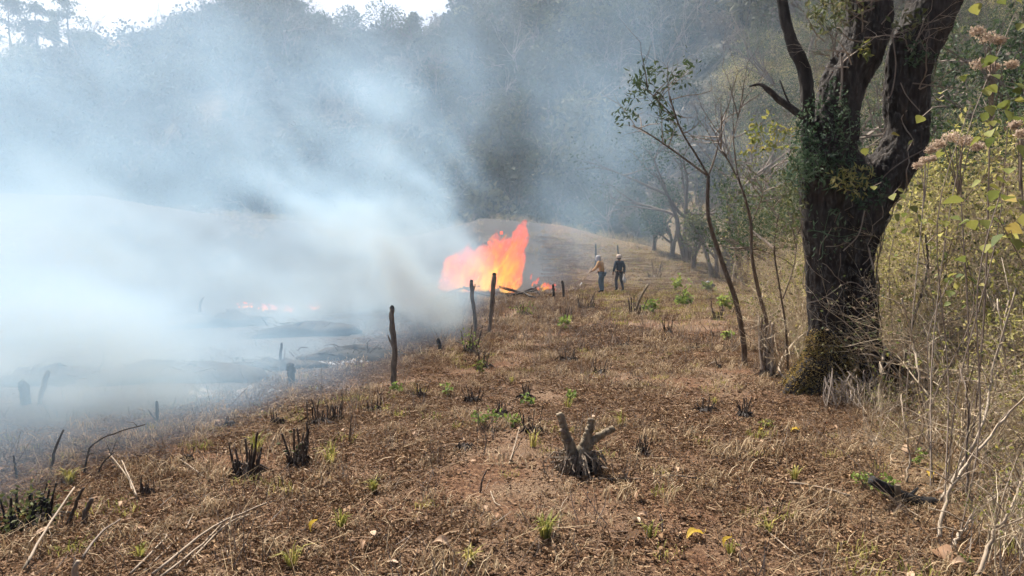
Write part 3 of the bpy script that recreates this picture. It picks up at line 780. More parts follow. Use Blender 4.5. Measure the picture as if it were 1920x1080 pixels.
for q in range(420):
    a = rng.uniform(0, 6.28); r0 = rng.uniform(0, .12); r1 = r0 + rng.uniform(.0, .11) * (1 + .6 * math.sin(3 * a))
    p = Vector((math.cos(a) * r0 - .01, math.sin(a) * r0 * .8, rng.uniform(.04, .16))); e = Vector((math.cos(a) * r1 - .01, math.sin(a) * r1 * .9, rng.uniform(-.03, .06)))
    b.tube([p, p.lerp(e, .6) + Vector(rng.normal(size=3) * .03) + Vector((0, 0, .02)), e], [rng.uniform(.003, .011), .007, .003], 4, rng.uniform(.2, 1.3), wob=.3)
tag(b.build('root_mass', M['rootwood'], st), kind=None)
b = MB(); u = np.linspace(0, 6.28, 13)[:-1]
for j, (rr, zz_) in enumerate([(.13, -.03), (.13, .04), (.08, .10), (.03, .13)]): b.v.append(np.stack([np.cos(u) * rr * (1 + .2 * np.sin(u * 3)), np.sin(u) * rr * .8, np.full(12, zz_)], 1)); b.n += 12
b.q.append(np.array([(j * 12 + i, j * 12 + (i + 1) % 12, j * 12 + 12 + (i + 1) % 12, j * 12 + 12 + i) for j in range(3) for i in range(12)])); b.qt.append(np.full(36, .2))
b.build('root_crown', M['charred'], st, True)

# ------------------------------------------------------------------ clumps of cut shrub stems
def cut_clump(px, py, h, n, spread, label, green=0, pole=None, dark=.3, lean=.25, mat='darkstem'):
    f = foot(px, py); e = empty('cut_shrub', f, label, 'cut shrub', 'cut back shrub clumps on the cleared ground'); k = f.y / FPX
    H_ = h * k * 1.25; s = spread * k * 1.15; n = int(n * 1.9)
    b = MB()
    for q in range(n):
        a = rng.uniform(0, 6.28); r0 = s * math.sqrt(rng.random()) * .6
        p = Vector((math.cos(a) * r0, math.sin(a) * r0, -.02)); hh = H_ * rng.uniform(.2, 1.05) ** 1.3
        t = p + Vector((math.cos(a) * hh * lean * rng.uniform(0, 1.6), math.sin(a) * hh * lean * rng.uniform(0, 1), hh))
        r = min(.013, max(.0035, .024 * H_)) * rng.uniform(.5, 1.5)
        m_ = p.lerp(t, .5) + Vector(rng.normal(size=3) * hh * .05)
        b = MB(); b.tube([p, m_, t], [r, r * .9, r * .75], 6, dark + .15 + rng.uniform(-.35, .45), wob=.16); b.build('stem', M[mat], e)
    b = MB()
    for q in range(int(16 + n)):
        a = rng.uniform(0, 6.28); r0 = s * rng.uniform(.1, .7); r1 = r0 + s * rng.uniform(.2, .6)
        b.tube([(math.cos(a) * r0, math.sin(a) * r0, .03 + H_ * .12 * rng.random()), (math.cos(a) * r1, math.sin(a) * r1, .0)], [.009, .004], 3, rng.uniform(0, .4))
    tag(b.build('root_tuft', M['darkstem'], e), kind='stuff')
    if green:
        b = MB(); C = rng.normal(size=(green, 3)) * [s * .5, s * .5, H_ * .22] + [0, 0, H_ * .35]; C[:, 2] = np.abs(C[:, 2])
        b.leaves(C, .035 + .0022 * f.y, 2, droop=-.2); b.build('leaves', M['weed' if green == 60 else 'olive'], e)
    if pole:
        c = curve_pts([tuple(at(x, y, f.y) - f) for x, y in pole], 4); b = MB(); b.tube(c, np.linspace(.05, .035, len(c)) * f.y / 25, 8, wob=.08); b.build('pale_pole', M['stump'], e, True)
    return e
for a in [
    (560, 872, 62, 14, 26, 'tallest clump of dark upright cut stems left of centre beside a yellow tuft'),
    (466, 890, 70, 15, 36, 'ragged clump of cut stems with one long crossed pair, at the smoke edge'),
    (600, 792, 38, 10, 34, 'wide low clump of grey cut stems at the smoke edge'),
    (634, 790, 40, 9, 14, 'narrow clump of cut stems just right of the wide grey clump'),
    (352, 866, 28, 12, 14, 'small dark tussock clump left of the ragged stem clump'),
    (274, 927, 34, 7, 12, 'three or four short dark stubs near the pale crossed straws'),
    (885, 755, 32, 16, 20, 'dark pointed clump of cut stems right of the nearest fence post'),
    (986, 748, 26, 12, 18, 'dark rounded clump between the pointed clump and the stump prongs'),
    (1062, 676, 22, 12, 24, 'low dark matted clump on open ground beyond the stump'),
    (880, 662, 48, 8, 18, 'leafy charred stubs at the foot of the pair of fence posts'),
    (1202, 850, 42, 9, 14, 'thin fan of upright stems right of the stump'),
    (1320, 772, 26, 12, 26, 'broad grey low clump halfway between stump and big tree'),
    (1396, 782, 34, 12, 18, 'short thick clump nearest the big tree'),
    (1252, 625, 24, 8, 12, 'small v shaped dark clump on the open slope'),
    (1168, 650, 22, 8, 16, 'purplish twiggy clump in the middle of the open ground'),
    (985, 590, 20, 9, 16, 'dark green topped clump right of the pair of posts'),
    (870, 842, 14, 8, 20, 'flat dark root remnant left of the stump'),
    (1000, 812, 40, 8, 22, 'thin brown stems just left of the stump'),
    (905, 690, 26, 10, 20, 'dark clump with yellowing leaves below the pair of posts'),
    (1305, 655, 14, 7, 12, 'tiny clump right of the purplish twiggy one'),
    (1348, 690, 22, 3, 6, 'single short pointed stub left of the leaning sapling'),
    (1100, 580, 34, 9, 20, 'twiggy grey clump before the two people'),
    (1060, 600, 22, 8, 18, 'small brown clump left of the grey clump before the people'),
    (1225, 520, 26, 7, 22, 'dark brushy clump on the rise behind the people'),
    (700, 770, 24, 7, 16, 'short clump below the nearest fence post on its left'),
    (790, 745, 30, 6, 12, 'slim dark stems just right of the nearest fence post'),
    (430, 800, 22, 6, 14, 'faint stem clump inside the thin smoke'),
    (520, 795, 30, 6, 14, 'faint taller stems inside the thin smoke'),
    (940, 780, 28, 8, 14, 'dark stems above the bright green weed'),
    (1125, 700, 26, 6, 16, 'wispy stems on the open ground above the stump'),
]: cut_clump(*a, green=60 if 'leafy' in a[5] or 'green topped' in a[5] else 14 if 'yellow' in a[5] else 0)
cut_clump(1192, 592, 34, 8, 24, 'dark clump with one long pale pole leaning up to the right', green=20, pole=[(1190, 590), (1200, 560), (1216, 533)])
cut_clump(45, 985, 66, 16, 62, 'large charred clump with ferny green tops at the far left', green=150, mat='charred')
cut_clump(1440, 705, 88, 20, 18, 'tall bundle of upright dead stems beside the slender sapling', mat='twig', dark=.4, lean=.06)
cut_clump(1345, 600, 30, 8, 14, 'tuft of stems by the brightest far green weed')

# ------------------------------------------------------------------ fresh green weeds and yellow grass tufts
def weed(px, py, h, n, label, kind='weed', size=None):
    f = foot(px, py); k = f.y / FPX; e = empty('weed' if kind != 'grass' else 'grass_tuft', f, label, 'weed' if kind != 'grass' else 'grass tuft', 'green weeds on the cleared ground' if kind != 'grass' else 'yellow grass tufts on the cleared ground')
    Hh = h * k
    b = MB()
    if kind == 'grass':
        for q in range(n):
            a = rng.uniform(0, 6.28); p = Vector((math.cos(a), math.sin(a), 0)) * Hh * .18 * rng.random(); L_ = Hh * rng.uniform(.5, 1.1); o = Vector((math.cos(a), math.sin(a), 0)) * L_ * rng.uniform(.1, .8)
            w_ = Vector((-math.sin(a), math.cos(a), 0)) * .0045
            m_ = p + o * .35 + Vector((0, 0, L_ * .65)); t = p + o + Vector((0, 0, L_ * rng.uniform(.5, 1)))
            b.add([p - w_, p + w_, m_ + w_, m_ - w_, t], [(0, 1, 2, 3)], [(3, 2, 4)], rng.random())
        b.build('blades', M['grass'], e)
    else:
        b2 = MB(); lf = []
        for q in range(5): grow(b2, lf, (rng.uniform(-.1, .1) * Hh, rng.uniform(-.1, .1) * Hh, 0), (rng.uniform(-.6, .6), rng.uniform(-.6, .6), 1), Hh * .8, .004, 0, 1, 3, .6, 4, .1, tint=.3)
        b2.build('stalks', M['twig'], e)
        S = np.array([q[:3] for q in lf]); i = rng.integers(0, len(S), n)
        b.leaves(S[i] + rng.normal(size=(n, 3)) * Hh * .08, (size or 10) * k * rng.uniform(.6, 1.2, n), 1.4, up=.6, droop=.0)
        b.build('leaves', M['yellowgreen' if kind == 'yellow' else 'weed'], e)
    return e
for a in [
    (913, 806, 34, 60, 'bright green broad leaved weed left of the stump'), (962, 802, 20, 36, 'pale green weed between the brightest weed and the stump'),
    (1060, 618, 20, 46, 'small green weed near the middle of the far ground'), (1288, 578, 28, 80, 'green bush weed left of the brightest far weed'),
    (1358, 584, 28, 110, 'brightest green weed on the far slope before the sapling'), (1222, 588, 22, 60, 'green weed right of the pale leaning pole'),
    (1362, 637, 16, 40, 'small yellow green weed left of the leaning sapling'), (1270, 552, 28, 60, 'dark green weed farthest up the grassy slope'),
    (1072, 752, 16, 34, 'dull green sprig on open ground above the stump'), (740, 738, 16, 34, 'green sprig at the foot of the nearest fence post'),
    (1330, 545, 10, 40, 'green patch under the dark bundle'), (1440, 612, 18, 46, 'green weed under the slender sapling'),
    (992, 762, 16, 30, 'green sprig behind the rounded clump'), (840, 742, 18, 24, 'dark green sprig right of the nearest fence post'),
    (1660, 935, 34, 60, 'grey green weed above the black fallen log'), (1620, 918, 30, 50, 'pale weed left of the black fallen log'),
    (1855, 880, 50, 40, 'weed with yellow leaves under the dry stalks at the right edge', 'yellow'), (1722, 870, 24, 40, 'olive weed behind the black fallen log'),
    (1436, 804, 18, 26, 'yellow green sprig before the short thick clump', 'yellow'), (1715, 770, 14, 30, 'small green sprig by the grey upright stub'),
    (1810, 1065, 20, 24, 'yellow weed in the bottom right corner', 'yellow'), (900, 700, 20, 26, 'yellowing weed by the dark clump below the posts', 'yellow'),
]: weed(*a)
for a in [
    (700, 925, 34, 34, 'yellow grass tuft left of centre', ), (545, 1065, 60, 26, 'tall yellow grass blades at the bottom left of centre'), (1022, 1010, 52, 60, 'wide green yellow tuft below the stump'),
    (1000, 838, 40, 18, 'upright yellow blades behind the stump prongs'), (262, 1050, 40, 24, 'yellow grass among pale sticks at the bottom left'), (880, 1060, 44, 30, 'yellow tuft on the bottom edge'),
    (1220, 1010, 44, 20, 'thin green tuft at the bottom right of centre'), (1065, 765, 30, 20, 'straw tuft up the slope from the stump'), (620, 870, 46, 30, 'straw yellow tuft beside the tallest cut clump'),
    (480, 848, 44, 40, 'grey yellow tuft behind the ragged stem clump'), (1165, 800, 40, 14, 'single pale tall blade right of the stump'), (1440, 1000, 34, 30, 'yellow green tuft in the right foreground'),
    (1370, 1040, 36, 14, 'small yellow blades in the right foreground'), (640, 990, 40, 30, 'dry tuft in the left foreground'), (130, 910, 40, 50, 'yellow tuft beside the large charred clump'),
    (1490, 900, 30, 26, 'dry tuft by the tan stick'), (960, 720, 20, 22, 'straw tuft above the rounded clump'), (1340, 760, 20, 20, 'tuft behind the broad grey clump'),
]: weed(*a, kind='grass')

# ------------------------------------------------------------------ sticks and fallen branches
GS = 'pale dry stalks lying on the soil'
S = [
    ([(285, 1085, .02), (400, 1010, .06), (500, 958, .05)], .011, 'long pale stalk on top of the bundle at the bottom left', 'palestem'),
    ([(300, 1090, .02), (380, 1030, .03), (420, 985, .02)], .009, 'pale stalk splitting off the bottom left bundle', 'palestem'),
    ([(245, 1085, .02), (310, 1020, .03), (305, 1015, .03)], .008, 'short straight stalk left of the bottom left bundle', 'palestem'),
    ([(330, 1085, .01), (420, 1000, .04), (470, 975, .03)], .008, 'lower stalk of the bottom left bundle', 'palestem'),
    ([(270, 1075, .01), (340, 1010, .02), (362, 970, .02)], .007, 'thin inner stalk of the bottom left bundle', 'palestem'),
    ([(45, 1075, .02), (95, 1022, .12), (141, 974, .2)], .012, 'pale straight stick leaning up in the bottom left corner', 'palestem'),
    ([(155, 1055, .02), (190, 1025, .08), (226, 1000, .08)], .011, 'reddish stick beside the vertical pale stub', 'twig'),
    ([(338, 867, .02), (360, 882, .02), (383, 897, .01)], .009, 'short pale stick below the small dark tussock', 'palestem'),
    ([(1480, 912, .02), (1535, 922, .03), (1596, 936, .02)], .014, 'tan stick lying flat left of the black log', 'palestem'),
    ([(1668, 936, .04), (1700, 958, .02), (1731, 976, .01)], .008, 'thin white stick in front of the black log', 'palestem'),
    ([(955, 872, .01), (963, 848, .02), (974, 820, .08)], .008, 'pale stalk lying left of the stump', 'palestem'),
    ([(1105, 901, .01), (1160, 903, .02), (1206, 902, .01)], .006, 'thin pale stalk lying right below the stump', 'palestem'),
    ([(780, 835, .01), (785, 815, .02), (790, 805, .02)], .006, 'short pale stalk left of the flat root remnant', 'palestem'),
    ([(920, 925, .01), (928, 945, .01), (940, 955, .02)], .006, 'tiny bent stalk in the centre foreground', 'palestem'),
    ([(250, 930, .02), (238, 905, .05), (206, 880, .12)], .010, 'left one of two crossed pale straws near the smoke', 'palestem'),
    ([(256, 935, .02), (245, 915, .05), (229, 893, .12)], .010, 'right one of two crossed pale straws near the smoke', 'palestem'),
    ([(1046, 1002, .01), (1052, 960, .02), (1065, 935, .01)], .006, 'thin curved stalk in the lower centre', 'palestem'),
    ([(1500, 1050, .01), (1460, 1020, .02), (1440, 1000, .01)], .006, 'short stalk in the right foreground', 'palestem'),
    ([(1340, 905, .01), (1290, 900, .02), (1230, 893, .01)], .007, 'dark thin stick on the smooth soil right of centre', 'darkstem'),
    ([(780, 610, .02), (900, 660, .02), (930, 668, .02)], .02, 'dark branch lying below the pair of fence posts', 'darkstem'),
]
for rows, r, lab, mt in S: stick(rows, r * .75, 'dry_stalk', lab, 'stick', M[mt], GS, tint=.32)
S2 = [
    ([(120, 985), (140, 950), (157, 915)], .013, 'dark bent stem rising left of the thick upright stub', 'darkstem', 'dry_twig', None),
    ([(152, 985), (162, 960), (172, 934)], .020, 'thick dark slanted stub in the left foreground', 'darkstem', 'slanted_stub', None),
    ([(138, 1085), (141, 1070), (147, 1052)], .018, 'pale upright stub on the bottom edge at the left', 'palestem', 'pale_stub', None),
    ([(92, 968), (84, 945), (76, 926)], .026, 'pointed charred stake right of the large charred clump', 'charred', 'charred_stake', None),
    ([(62, 955), (58, 938), (55, 920)], .018, 'slim charred stake inside the large charred clump', 'charred', 'charred_stake', None),
    ([(93, 892), (101, 850), (119, 806)], .012, 'tall dark stick leaning right in the smoke at the left', 'darkstem', 'leaning_stick', None),
    ([(33, 898), (29, 876), (25, 854)], .010, 'short dark stick upright in the smoke at the far left', 'darkstem', 'leaning_stick', None),
    ([(155, 888), (163, 860), (173, 835), (215, 812), (272, 796)], .008, 'long thin stem arching right through the smoke', 'darkstem', 'arching_stem', None),
    ([(178, 890), (192, 870), (214, 848)], .008, 'thin stem leaning right below the arching one', 'darkstem', 'leaning_stick', None),
    ([(122, 862), (140, 850), (165, 846)], .006, 'faint curved twig left of the arching stem', 'darkstem', 'arching_stem', None),
    ([(898, 925), (903, 905), (912, 882)], .008, 'dark short stick poking up in the centre foreground', 'darkstem', 'poking_stick', None),
    ([(905, 852), (912, 825), (905, 800)], .006, 'slender brown stem under the bright green weed', 'twig', 'dry_twig', None),
    ([(655, 835), (657, 800), (660, 778)], .007, 'slender dark stem left of centre by the smoke', 'darkstem', 'dry_twig', None),
    ([(695, 750), (692, 725), (686, 700)], .006, 'pale thin stem left of the nearest fence post', 'palestem', 'dry_twig', None),
    ([(756, 722), (764, 700), (770, 682)], .006, 'pale forked stem right of the nearest fence post', 'twig', 'dry_twig', None),
    ([(375, 585), (374, 570), (382, 556)], .06, 'pale bent sapling ghosting through the smoke', 'palestem', 'bent_sapling', None),
    ([(1240, 1005), (1242, 985), (1238, 965)], .006, 'small upright twig in the right foreground', 'twig', 'dry_twig', None),
    ([(335, 768), (322, 775), (330, 745)], .006, 'slim diagonal twig beside the thin stake in smoke', 'darkstem', 'dry_twig', None),
]
for rows, r, lab, mt, nm, _ in S2: stick(rows, r, nm, lab, 'stick', M[mt], 'sticks and stubs standing at the smoke edge', tint=.5, forks=2 if 'arching' in lab or 'forked' in lab else 0)

# black fallen log with a pale cut stub
f = foot(1700, 945); lg = empty('fallen_log', f, 'black fallen log with its end lifted off the ground, bottom right', 'log')
def lp(px, py, dy=0): return at(px, py, f.y + dy) - f
c = curve_pts([(*lp(1634, 900, -.05), .030), (*lp(1665, 916, -.02), .034), (*lp(1690, 929), .036), (*lp(1718, 940), .040), (*lp(1755, 946, .05), .045)], 5)
b = MB(); b.tube(c[:, :3], c[:, 3], 12, wob=.12); b.build('log_body', M['charred'], lg, True)
b = MB(); p = lp(1684, 935, -.06); b.tube([p, lp(1683, 909, -.06)], [.022, .018], 8, wob=.1); b.build('cut_stub', M['stump'], lg)
b = MB(); b.tube([lp(1705, 930), lp(1718, 918), lp(1722, 914)], [.012, .01, .006], 5); b.build('side_twig', M['charred'], lg)
b = MB(); b.tube([lp(1733, 948), lp(1734, 965, -.03), lp(1734, 985, -.05)], [.012, .01, .008], 5); b.build('side_twig', M['charred'], lg)

# branch lying against the roots of the big tree
stick([(1500, 722, .02), (1462, 705, .04), (1475, 690, .25), (1530, 668, .5), (1590, 655, .62), (1632, 640, .85)], .018, 'fallen_branch', 'pale curved branch lying across the roots of the big tree', 'branch', M['palestem'], tint=.35)
stick([(1619, 708), (1634, 650), (1652, 590), (1668, 545)], .014, 'leaning_stalk', 'pale straight stem rising in front of the big tree roots', 'stem', M['palestem'], 'pale stems rising from the thicket', tint=.7)
stick([(1604, 705), (1615, 665), (1638, 600)], .008, 'leaning_stalk', 'thinner stem just left of the pale straight one at the roots', 'stem', M['palestem'], 'pale stems rising from the thicket', tint=.6)
TH = [
    ([(1652, 775), (1650, 735), (1653, 690), (1660, 650)], .035, 'thick grey upright stub right of the big tree roots', .4),
    ([(1683, 752), (1722, 700), (1770, 650), (1835, 570)], .028, 'thick grey stem slanting right behind the thicket', .4),
    ([(1740, 850), (1738, 780), (1722, 700), (1712, 640), (1690, 560)], .016, 'tall thin pale stem bending left over the thicket', .6),
    ([(1762, 940), (1800, 880), (1845, 790), (1860, 700), (1905, 540)], .013, 'long pale stalk arching up to the right edge', .55),
    ([(1756, 1015), (1775, 940), (1800, 885), (1870, 800), (1925, 740)], .013, 'long pale stalk curving right below the first one', .5),
    ([(1828, 1085), (1860, 1010), (1895, 950), (1925, 895)], .013, 'straight tan stalk crossing the bottom right corner', .6),
    ([(1782, 1030), (1800, 1005), (1822, 975)], .014, 'short pale broken stalk in the bottom right', .9),
    ([(1850, 835), (1885, 880), (1925, 925)], .018, 'pale broken stalk leaning down at the right edge, thicker of two', .9),
    ([(1860, 850), (1890, 890), (1912, 915)], .010, 'pale broken stalk leaning down at the right edge, thinner of two', .9),
    ([(1770, 602), (1830, 592), (1925, 590)], .010, 'pale horizontal twig crossing the thicket at the right', .9),
    ([(1790, 735), (1830, 690), (1900, 650), (1925, 640)], .009, 'fine pale twig under the horizontal one', .7),
    ([(1895, 860), (1900, 760), (1880, 640), (1895, 540)], .012, 'upright dry stalk close to the right edge', .6),
    ([(1850, 830), (1862, 740), (1880, 650), (1870, 560)], .012, 'upright dry stalk left of the one at the right edge', .7),
    ([(1820, 960), (1812, 860), (1815, 760), (1800, 690)], .010, 'dark upright stalk in the lower thicket', .2),
    ([(1700, 905), (1706, 850), (1698, 790), (1690, 740)], .009, 'slender stalk left of the tall bending stem', .5),
    ([(1780, 840), (1790, 770), (1770, 700), (1775, 640)], .009, 'slender stalk in the middle of the thicket', .5),
]
for rows, r, lab, tn in TH:
    # these stalks grow from the thicket and lean; their foot is at the first point or just below it
    base = foot(rows[0][0], max(rows[0][1], 760)) if rows[0][1] < 760 else foot(rows[0][0], rows[0][1])
    Yb = base.y
    pts = [at(x, y, Yb + .12 * i * (1 if i % 2 else .6)) for i, (x, y) in enumerate(rows)]
    g = Hs(pts[0].x, pts[0].y)
    if pts[0].z > g + .06 and 'broken' not in lab and 'horizontal' not in lab: pts.insert(0, Vector((pts[0].x - .04, pts[0].y, g - .03)))
    o0 = pts[0].copy(); c = curve_pts([tuple(p - o0) for p in pts], 5); c[1:-1] += rng.normal(size=(len(c) - 2, 3)) * .006
    b = MB(); b.tube(c, np.linspace(r, r * .45, len(c)), 6, tn, wob=.08)
    for q in range(5 if r < .02 else 2):
        i = int(rng.integers(len(c) // 3, len(c) - 1)); v = Vector((rng.normal() * .7, rng.normal() * .3, rng.uniform(.1, 1))).normalized() * rng.uniform(.15, .45)
        b.tube([c[i], Vector(c[i]) + v * .5 + Vector((0, 0, .02)), Vector(c[i]) + v], [r * .4, r * .3, r * .12], 4, tn)
    tag(b.build('dry_stalk', M['palestem'] if tn > .25 else M['twig'], smooth=True, loc=o0), lab, 'stalk', 'pale stems rising from the thicket')

# ------------------------------------------------------------------ saplings
def sapling(base, limbs, label, leaf_spots=(), mat='stem', leafmat='olive', leafn=60, leafsz=.12, spread_px=22):
    f = foot(*base); k = f.y / FPX; e = empty('sapling', f, label, 'sapling', 'thin trees beside the big tree')
    for j, rows in enumerate(limbs):
        pts = [(*(at(x, y, f.y + (.12 * i if j % 2 else -.08 * i)) - f), r * k * .78) for i, (x, y, r) in enumerate(rows)]
        if j == 0: pts[0] = (0, 0, -.1, pts[0][3])
        c = curve_pts(pts, 5); b = MB(); b.tube(c[:, :3], c[:, 3], 8 if j == 0 else 6, wob=.07); b.build('trunk' if j == 0 else 'limb', M[mat], e, True)
        if j:
            b = MB(); lf = []
            for q in range(7):
                i = int(rng.integers(len(c) // 2, len(c))); grow(b, lf, c[i][:3], (rng.normal() * .7, rng.normal() * .5, rng.uniform(.2, 1)), rng.uniform(.35, .8), .009, 0, 1, 2, .5, 4, .12, tint=.25)
            b.build('twig', M['twig'], e)
    for (x, y, n) in leaf_spots:
        n = int(n * .6)
        b = MB(); C = np.array([tuple(at(x + rng.normal() * spread_px * .6, y + rng.normal() * spread_px * .6, f.y + rng.normal() * .3) - f) for _ in range(n)])
        b.leaves(C, leafsz * rng.uniform(.6, 1.2, n), 2.6, droop=.5); b.build('foliage', M[leafmat], e)
    return e
sapling((1397, 686), [[(1397, 686, 7.5), (1394, 640, 7), (1380, 565, 6), (1357, 500, 5.5), (1337, 440, 5), (1327, 395, 4.5), (1328, 330, 4)],
                      [(1328, 330, 3.5), (1300, 310, 3), (1262, 282, 2.5), (1215, 250, 2), (1186, 235, 1.5)],
                      [(1327, 328, 3), (1308, 295, 2.6), (1280, 250, 2.2), (1266, 215, 2), (1256, 180, 1.5)],
                      [(1328, 330, 2.6), (1342, 290, 2.2), (1350, 250, 1.6), (1352, 225, 1)],
                      [(1266, 222, 1.8), (1240, 195, 1.4), (1215, 170, 1.2)]],
        'leaning sapling with a forked crown of dark leaves, left of the big tree',
        [(1172, 215, 90), (1200, 155, 110), (1222, 135, 90), (1228, 185, 70), (1245, 210, 80), (1185, 185, 50), (1255, 235, 50), (1270, 150, 80), (1290, 120, 60)], leafmat='evergreen', leafsz=.10, spread_px=20)
sapling((1442, 692), [[(1442, 692, 5.5), (1438, 610, 5), (1422, 545, 4.5), (1410, 480, 4), (1408, 420, 3.5), (1398, 375, 3), (1383, 330, 2.5)],
                      [(1383, 330, 2.2), (1378, 290, 1.8), (1376, 250, 1.4), (1390, 200, 1)], [(1386, 340, 1.8), (1365, 300, 1.4), (1352, 280, 1)], [(1408, 420, 2), (1425, 380, 1.6), (1440, 330, 1)]],
        'slender dark sapling between the leaning sapling and the big tree', [(1400, 360, 40), (1430, 380, 40)], leafmat='olive', leafsz=.07)
sapling((1478, 700), [[(1478, 700, 3), (1474, 620, 2.6), (1462, 540, 2.2), (1452, 470, 2), (1460, 400, 1.4)], [(1468, 560, 1.8), (1488, 500, 1.4), (1496, 440, 1)]],
        'thin wand like stem close to the left side of the big tree', [(1465, 430, 30)], leafmat='olive', leafsz=.06)
sapling((1690, 720), [[(1690, 720, 4), (1702, 640, 3.6), (1725, 560, 3.2), (1740, 500, 2.6), (1735, 440, 2)], [(1722, 565, 2), (1760, 520, 1.6), (1790, 470, 1)]],
        'crooked thin stem behind the big tree on its right', [(1740, 440, 40)], leafmat='yellowgreen', leafsz=.07)

# ------------------------------------------------------------------ the two people by the fire
def skinned(name, chain, mats, parent, sub=2):
    """chain: list of (joint co, radius, parent index)"""
    me = bpy.data.meshes.new(name)
    me.from_pydata([c[0] for c in chain], [(i, c[2]) for i, c in enumerate(chain) if c[2] >= 0], [])
    me.materials.append(mats)
    o = bpy.data.objects.new(name, me); sc.collection.objects.link(o)
    o.modifiers.new('skin', 'SKIN')
    sv = me.skin_vertices[0].data if me.skin_vertices else None
    if sv is None:
        bm = bmesh.new(); bm.from_mesh(me); bm.verts.layers.skin.verify(); bm.to_mesh(me); bm.free(); sv = me.skin_vertices[0].data
    for i, c in enumerate(chain):
        r = c[1] if isinstance(c[1], tuple) else (c[1], c[1]); sv[i].radius = r
    sv[0].use_root = True
    s = o.modifiers.new('sub', 'SUBSURF'); s.levels = sub; s.render_levels = sub
    m2 = evaluated(o); bpy.data.objects.remove(o)
    for p in m2.polygons: p.use_smooth = True
    o = bpy.data.objects.new(name, m2); sc.collection.objects.link(o); o.parent = parent
    return o
M['skin'] = plain('brown skin', (.16, .085, .055), .6, .1)
M['tan_shirt'] = plain('tan orange shirt', (.55, .34, .17), .85, .15, 8)
M['jeans'] = plain('washed blue jeans', (.09, .15, .2), .85, .3, 8)
M['navy'] = plain('dark navy cloth', (.012, .03, .055), .8, .3, 8)
M['darktrouser'] = plain('dark trousers', (.03, .03, .035), .85, .3, 8)
M['cap'] = plain('pale cap', (.6, .5, .42), .8, .1)
M['greycloth'] = plain('grey head cloth', (.42, .43, .45), .9, .15)
M['hair'] = plain('black hair', (.01, .009, .008), .6, .2)
M['boot'] = plain('black boots', (.012, .011, .01), .6, .2)
M['whitebag'] = plain('white sack', (.7, .7, .7), .8, .1)
def person(px, py, rz, label, J, shirt, trouser, hat, hgt=1.0):
    f = foot(px, py); e = empty('person', f, label, 'person', None, rz); e.scale = (hgt,) * 3
    J = {k: Vector(v) for k, v in J.items()}
    def ch(idx): return idx
    names = ['pelvis', 'waist', 'chest', 'neck', 'head', 'crown', 'shL', 'elL', 'wrL', 'haL', 'shR', 'elR', 'wrR', 'haR', 'hipL', 'knL', 'anL', 'toL', 'hipR', 'knR', 'anR', 'toR']
    par = dict(pelvis=None, waist='pelvis', chest='waist', neck='chest', head='neck', crown='head', shL='chest', elL='shL', wrL='elL', haL='wrL', shR='chest', elR='shR', wrR='elR', haR='wrR', hipL='pelvis', knL='hipL', anL='knL', toL='anL', hipR='pelvis', knR='hipR', anR='knR', toR='anR')
    rad = dict(pelvis=(.13, .10), waist=(.12, .09), chest=(.15, .10), neck=.05, head=(.075, .09), crown=(.065, .075), shL=.058, elL=.042, wrL=.03, haL=(.035, .02), shR=.058, elR=.042, wrR=.03, haR=(.035, .02), hipL=.085, knL=.056, anL=.04, toL=(.04, .03), hipR=.085, knR=.056, anR=.04, toR=(.04, .03))
    body = [(J[n], rad[n], -1 if par[n] is None else names.index(par[n])) for n in names]
    skinned('body', body, M['skin'], e)
    def sub_(nm, ns, grow_, mat, root):
        l = [(J[n], tuple(x + grow_ for x in (rad[n] if isinstance(rad[n], tuple) else (rad[n],) * 2)), -1 if n == root else ns.index(par[n])) for n in ns]
        skinned(nm, l, mat, e)
    sub_('shirt', ['pelvis', 'waist', 'chest', 'shL', 'elL', 'wrL', 'shR', 'elR', 'wrR'], .026, shirt, 'pelvis')
    l = ['pelvis', 'hipL', 'knL', 'anL', 'hipR', 'knR', 'anR']; sub_('trousers', l, .02, trouser, 'pelvis')
    for s in 'LR':
        a, t = J['an' + s], J['to' + s]
        skinned('boot', [(a + Vector((0, 0, .10)), .055, -1), (a + Vector((0, 0, .0)), .058, 0), (t, (.052, .04), 1)], M['boot'], e, 1)
    # face: nose, eyes, ears
    hd = J['head']; fd = J['face'].normalized(); sd = fd.cross(Vector((0, 0, 1))).normalized()
    b = MB(); b.tube([hd + fd * .085 + Vector((0, 0, .03)), hd + fd * .115 - Vector((0, 0, .005)), hd + fd * .09 - Vector((0, 0, .015))], [.008, .016, .01], 6); b.build('nose', M['skin'], e, True)
    for s in (-1, 1):
        b = MB(); c = hd + fd * .085 + sd * s * .03 + Vector((0, 0, .035)); b.tube([c - fd * .01, c + fd * .006], [.011, .006], 6); b.build('eye', M['hair'], e)
        b = MB(); c = hd + sd * s * .085; b.tube([c + Vector((0, 0, -.02)), c + sd * s * .012, c + Vector((0, 0, .025))], [.01, .018, .012], 6); b.build('ear', M['skin'], e, True)
    for s in 'LR':      # fingers curled from the palm
        h, wv = J['ha' + s], (J['ha' + s] - J['wr' + s]).normalized(); sv_ = Vector((wv.y, -wv.x, 0)); sv_ = sv_.normalized() if sv_.length > .1 else Vector((1, 0, 0))
        cv = wv.cross(sv_)
        b = MB()
        for q, ln in enumerate((.06, .07, .066, .05)):
            o = h + sv_ * (q - 1.5) * .018; b.tube([o, o + wv * ln * .6, o + wv * ln * .85 + cv * .02, o + wv * ln * .8 + cv * .04], [.009, .009, .008, .006], 6)
        o = h - wv * .03 + sv_ * .03; b.tube([o, o + sv_ * .025 + wv * .02, o + sv_ * .03 + wv * .045], [.011, .01, .007], 6)
        tag(b.build('fingers', M['skin'], e, True), kind=None)
    return e, J
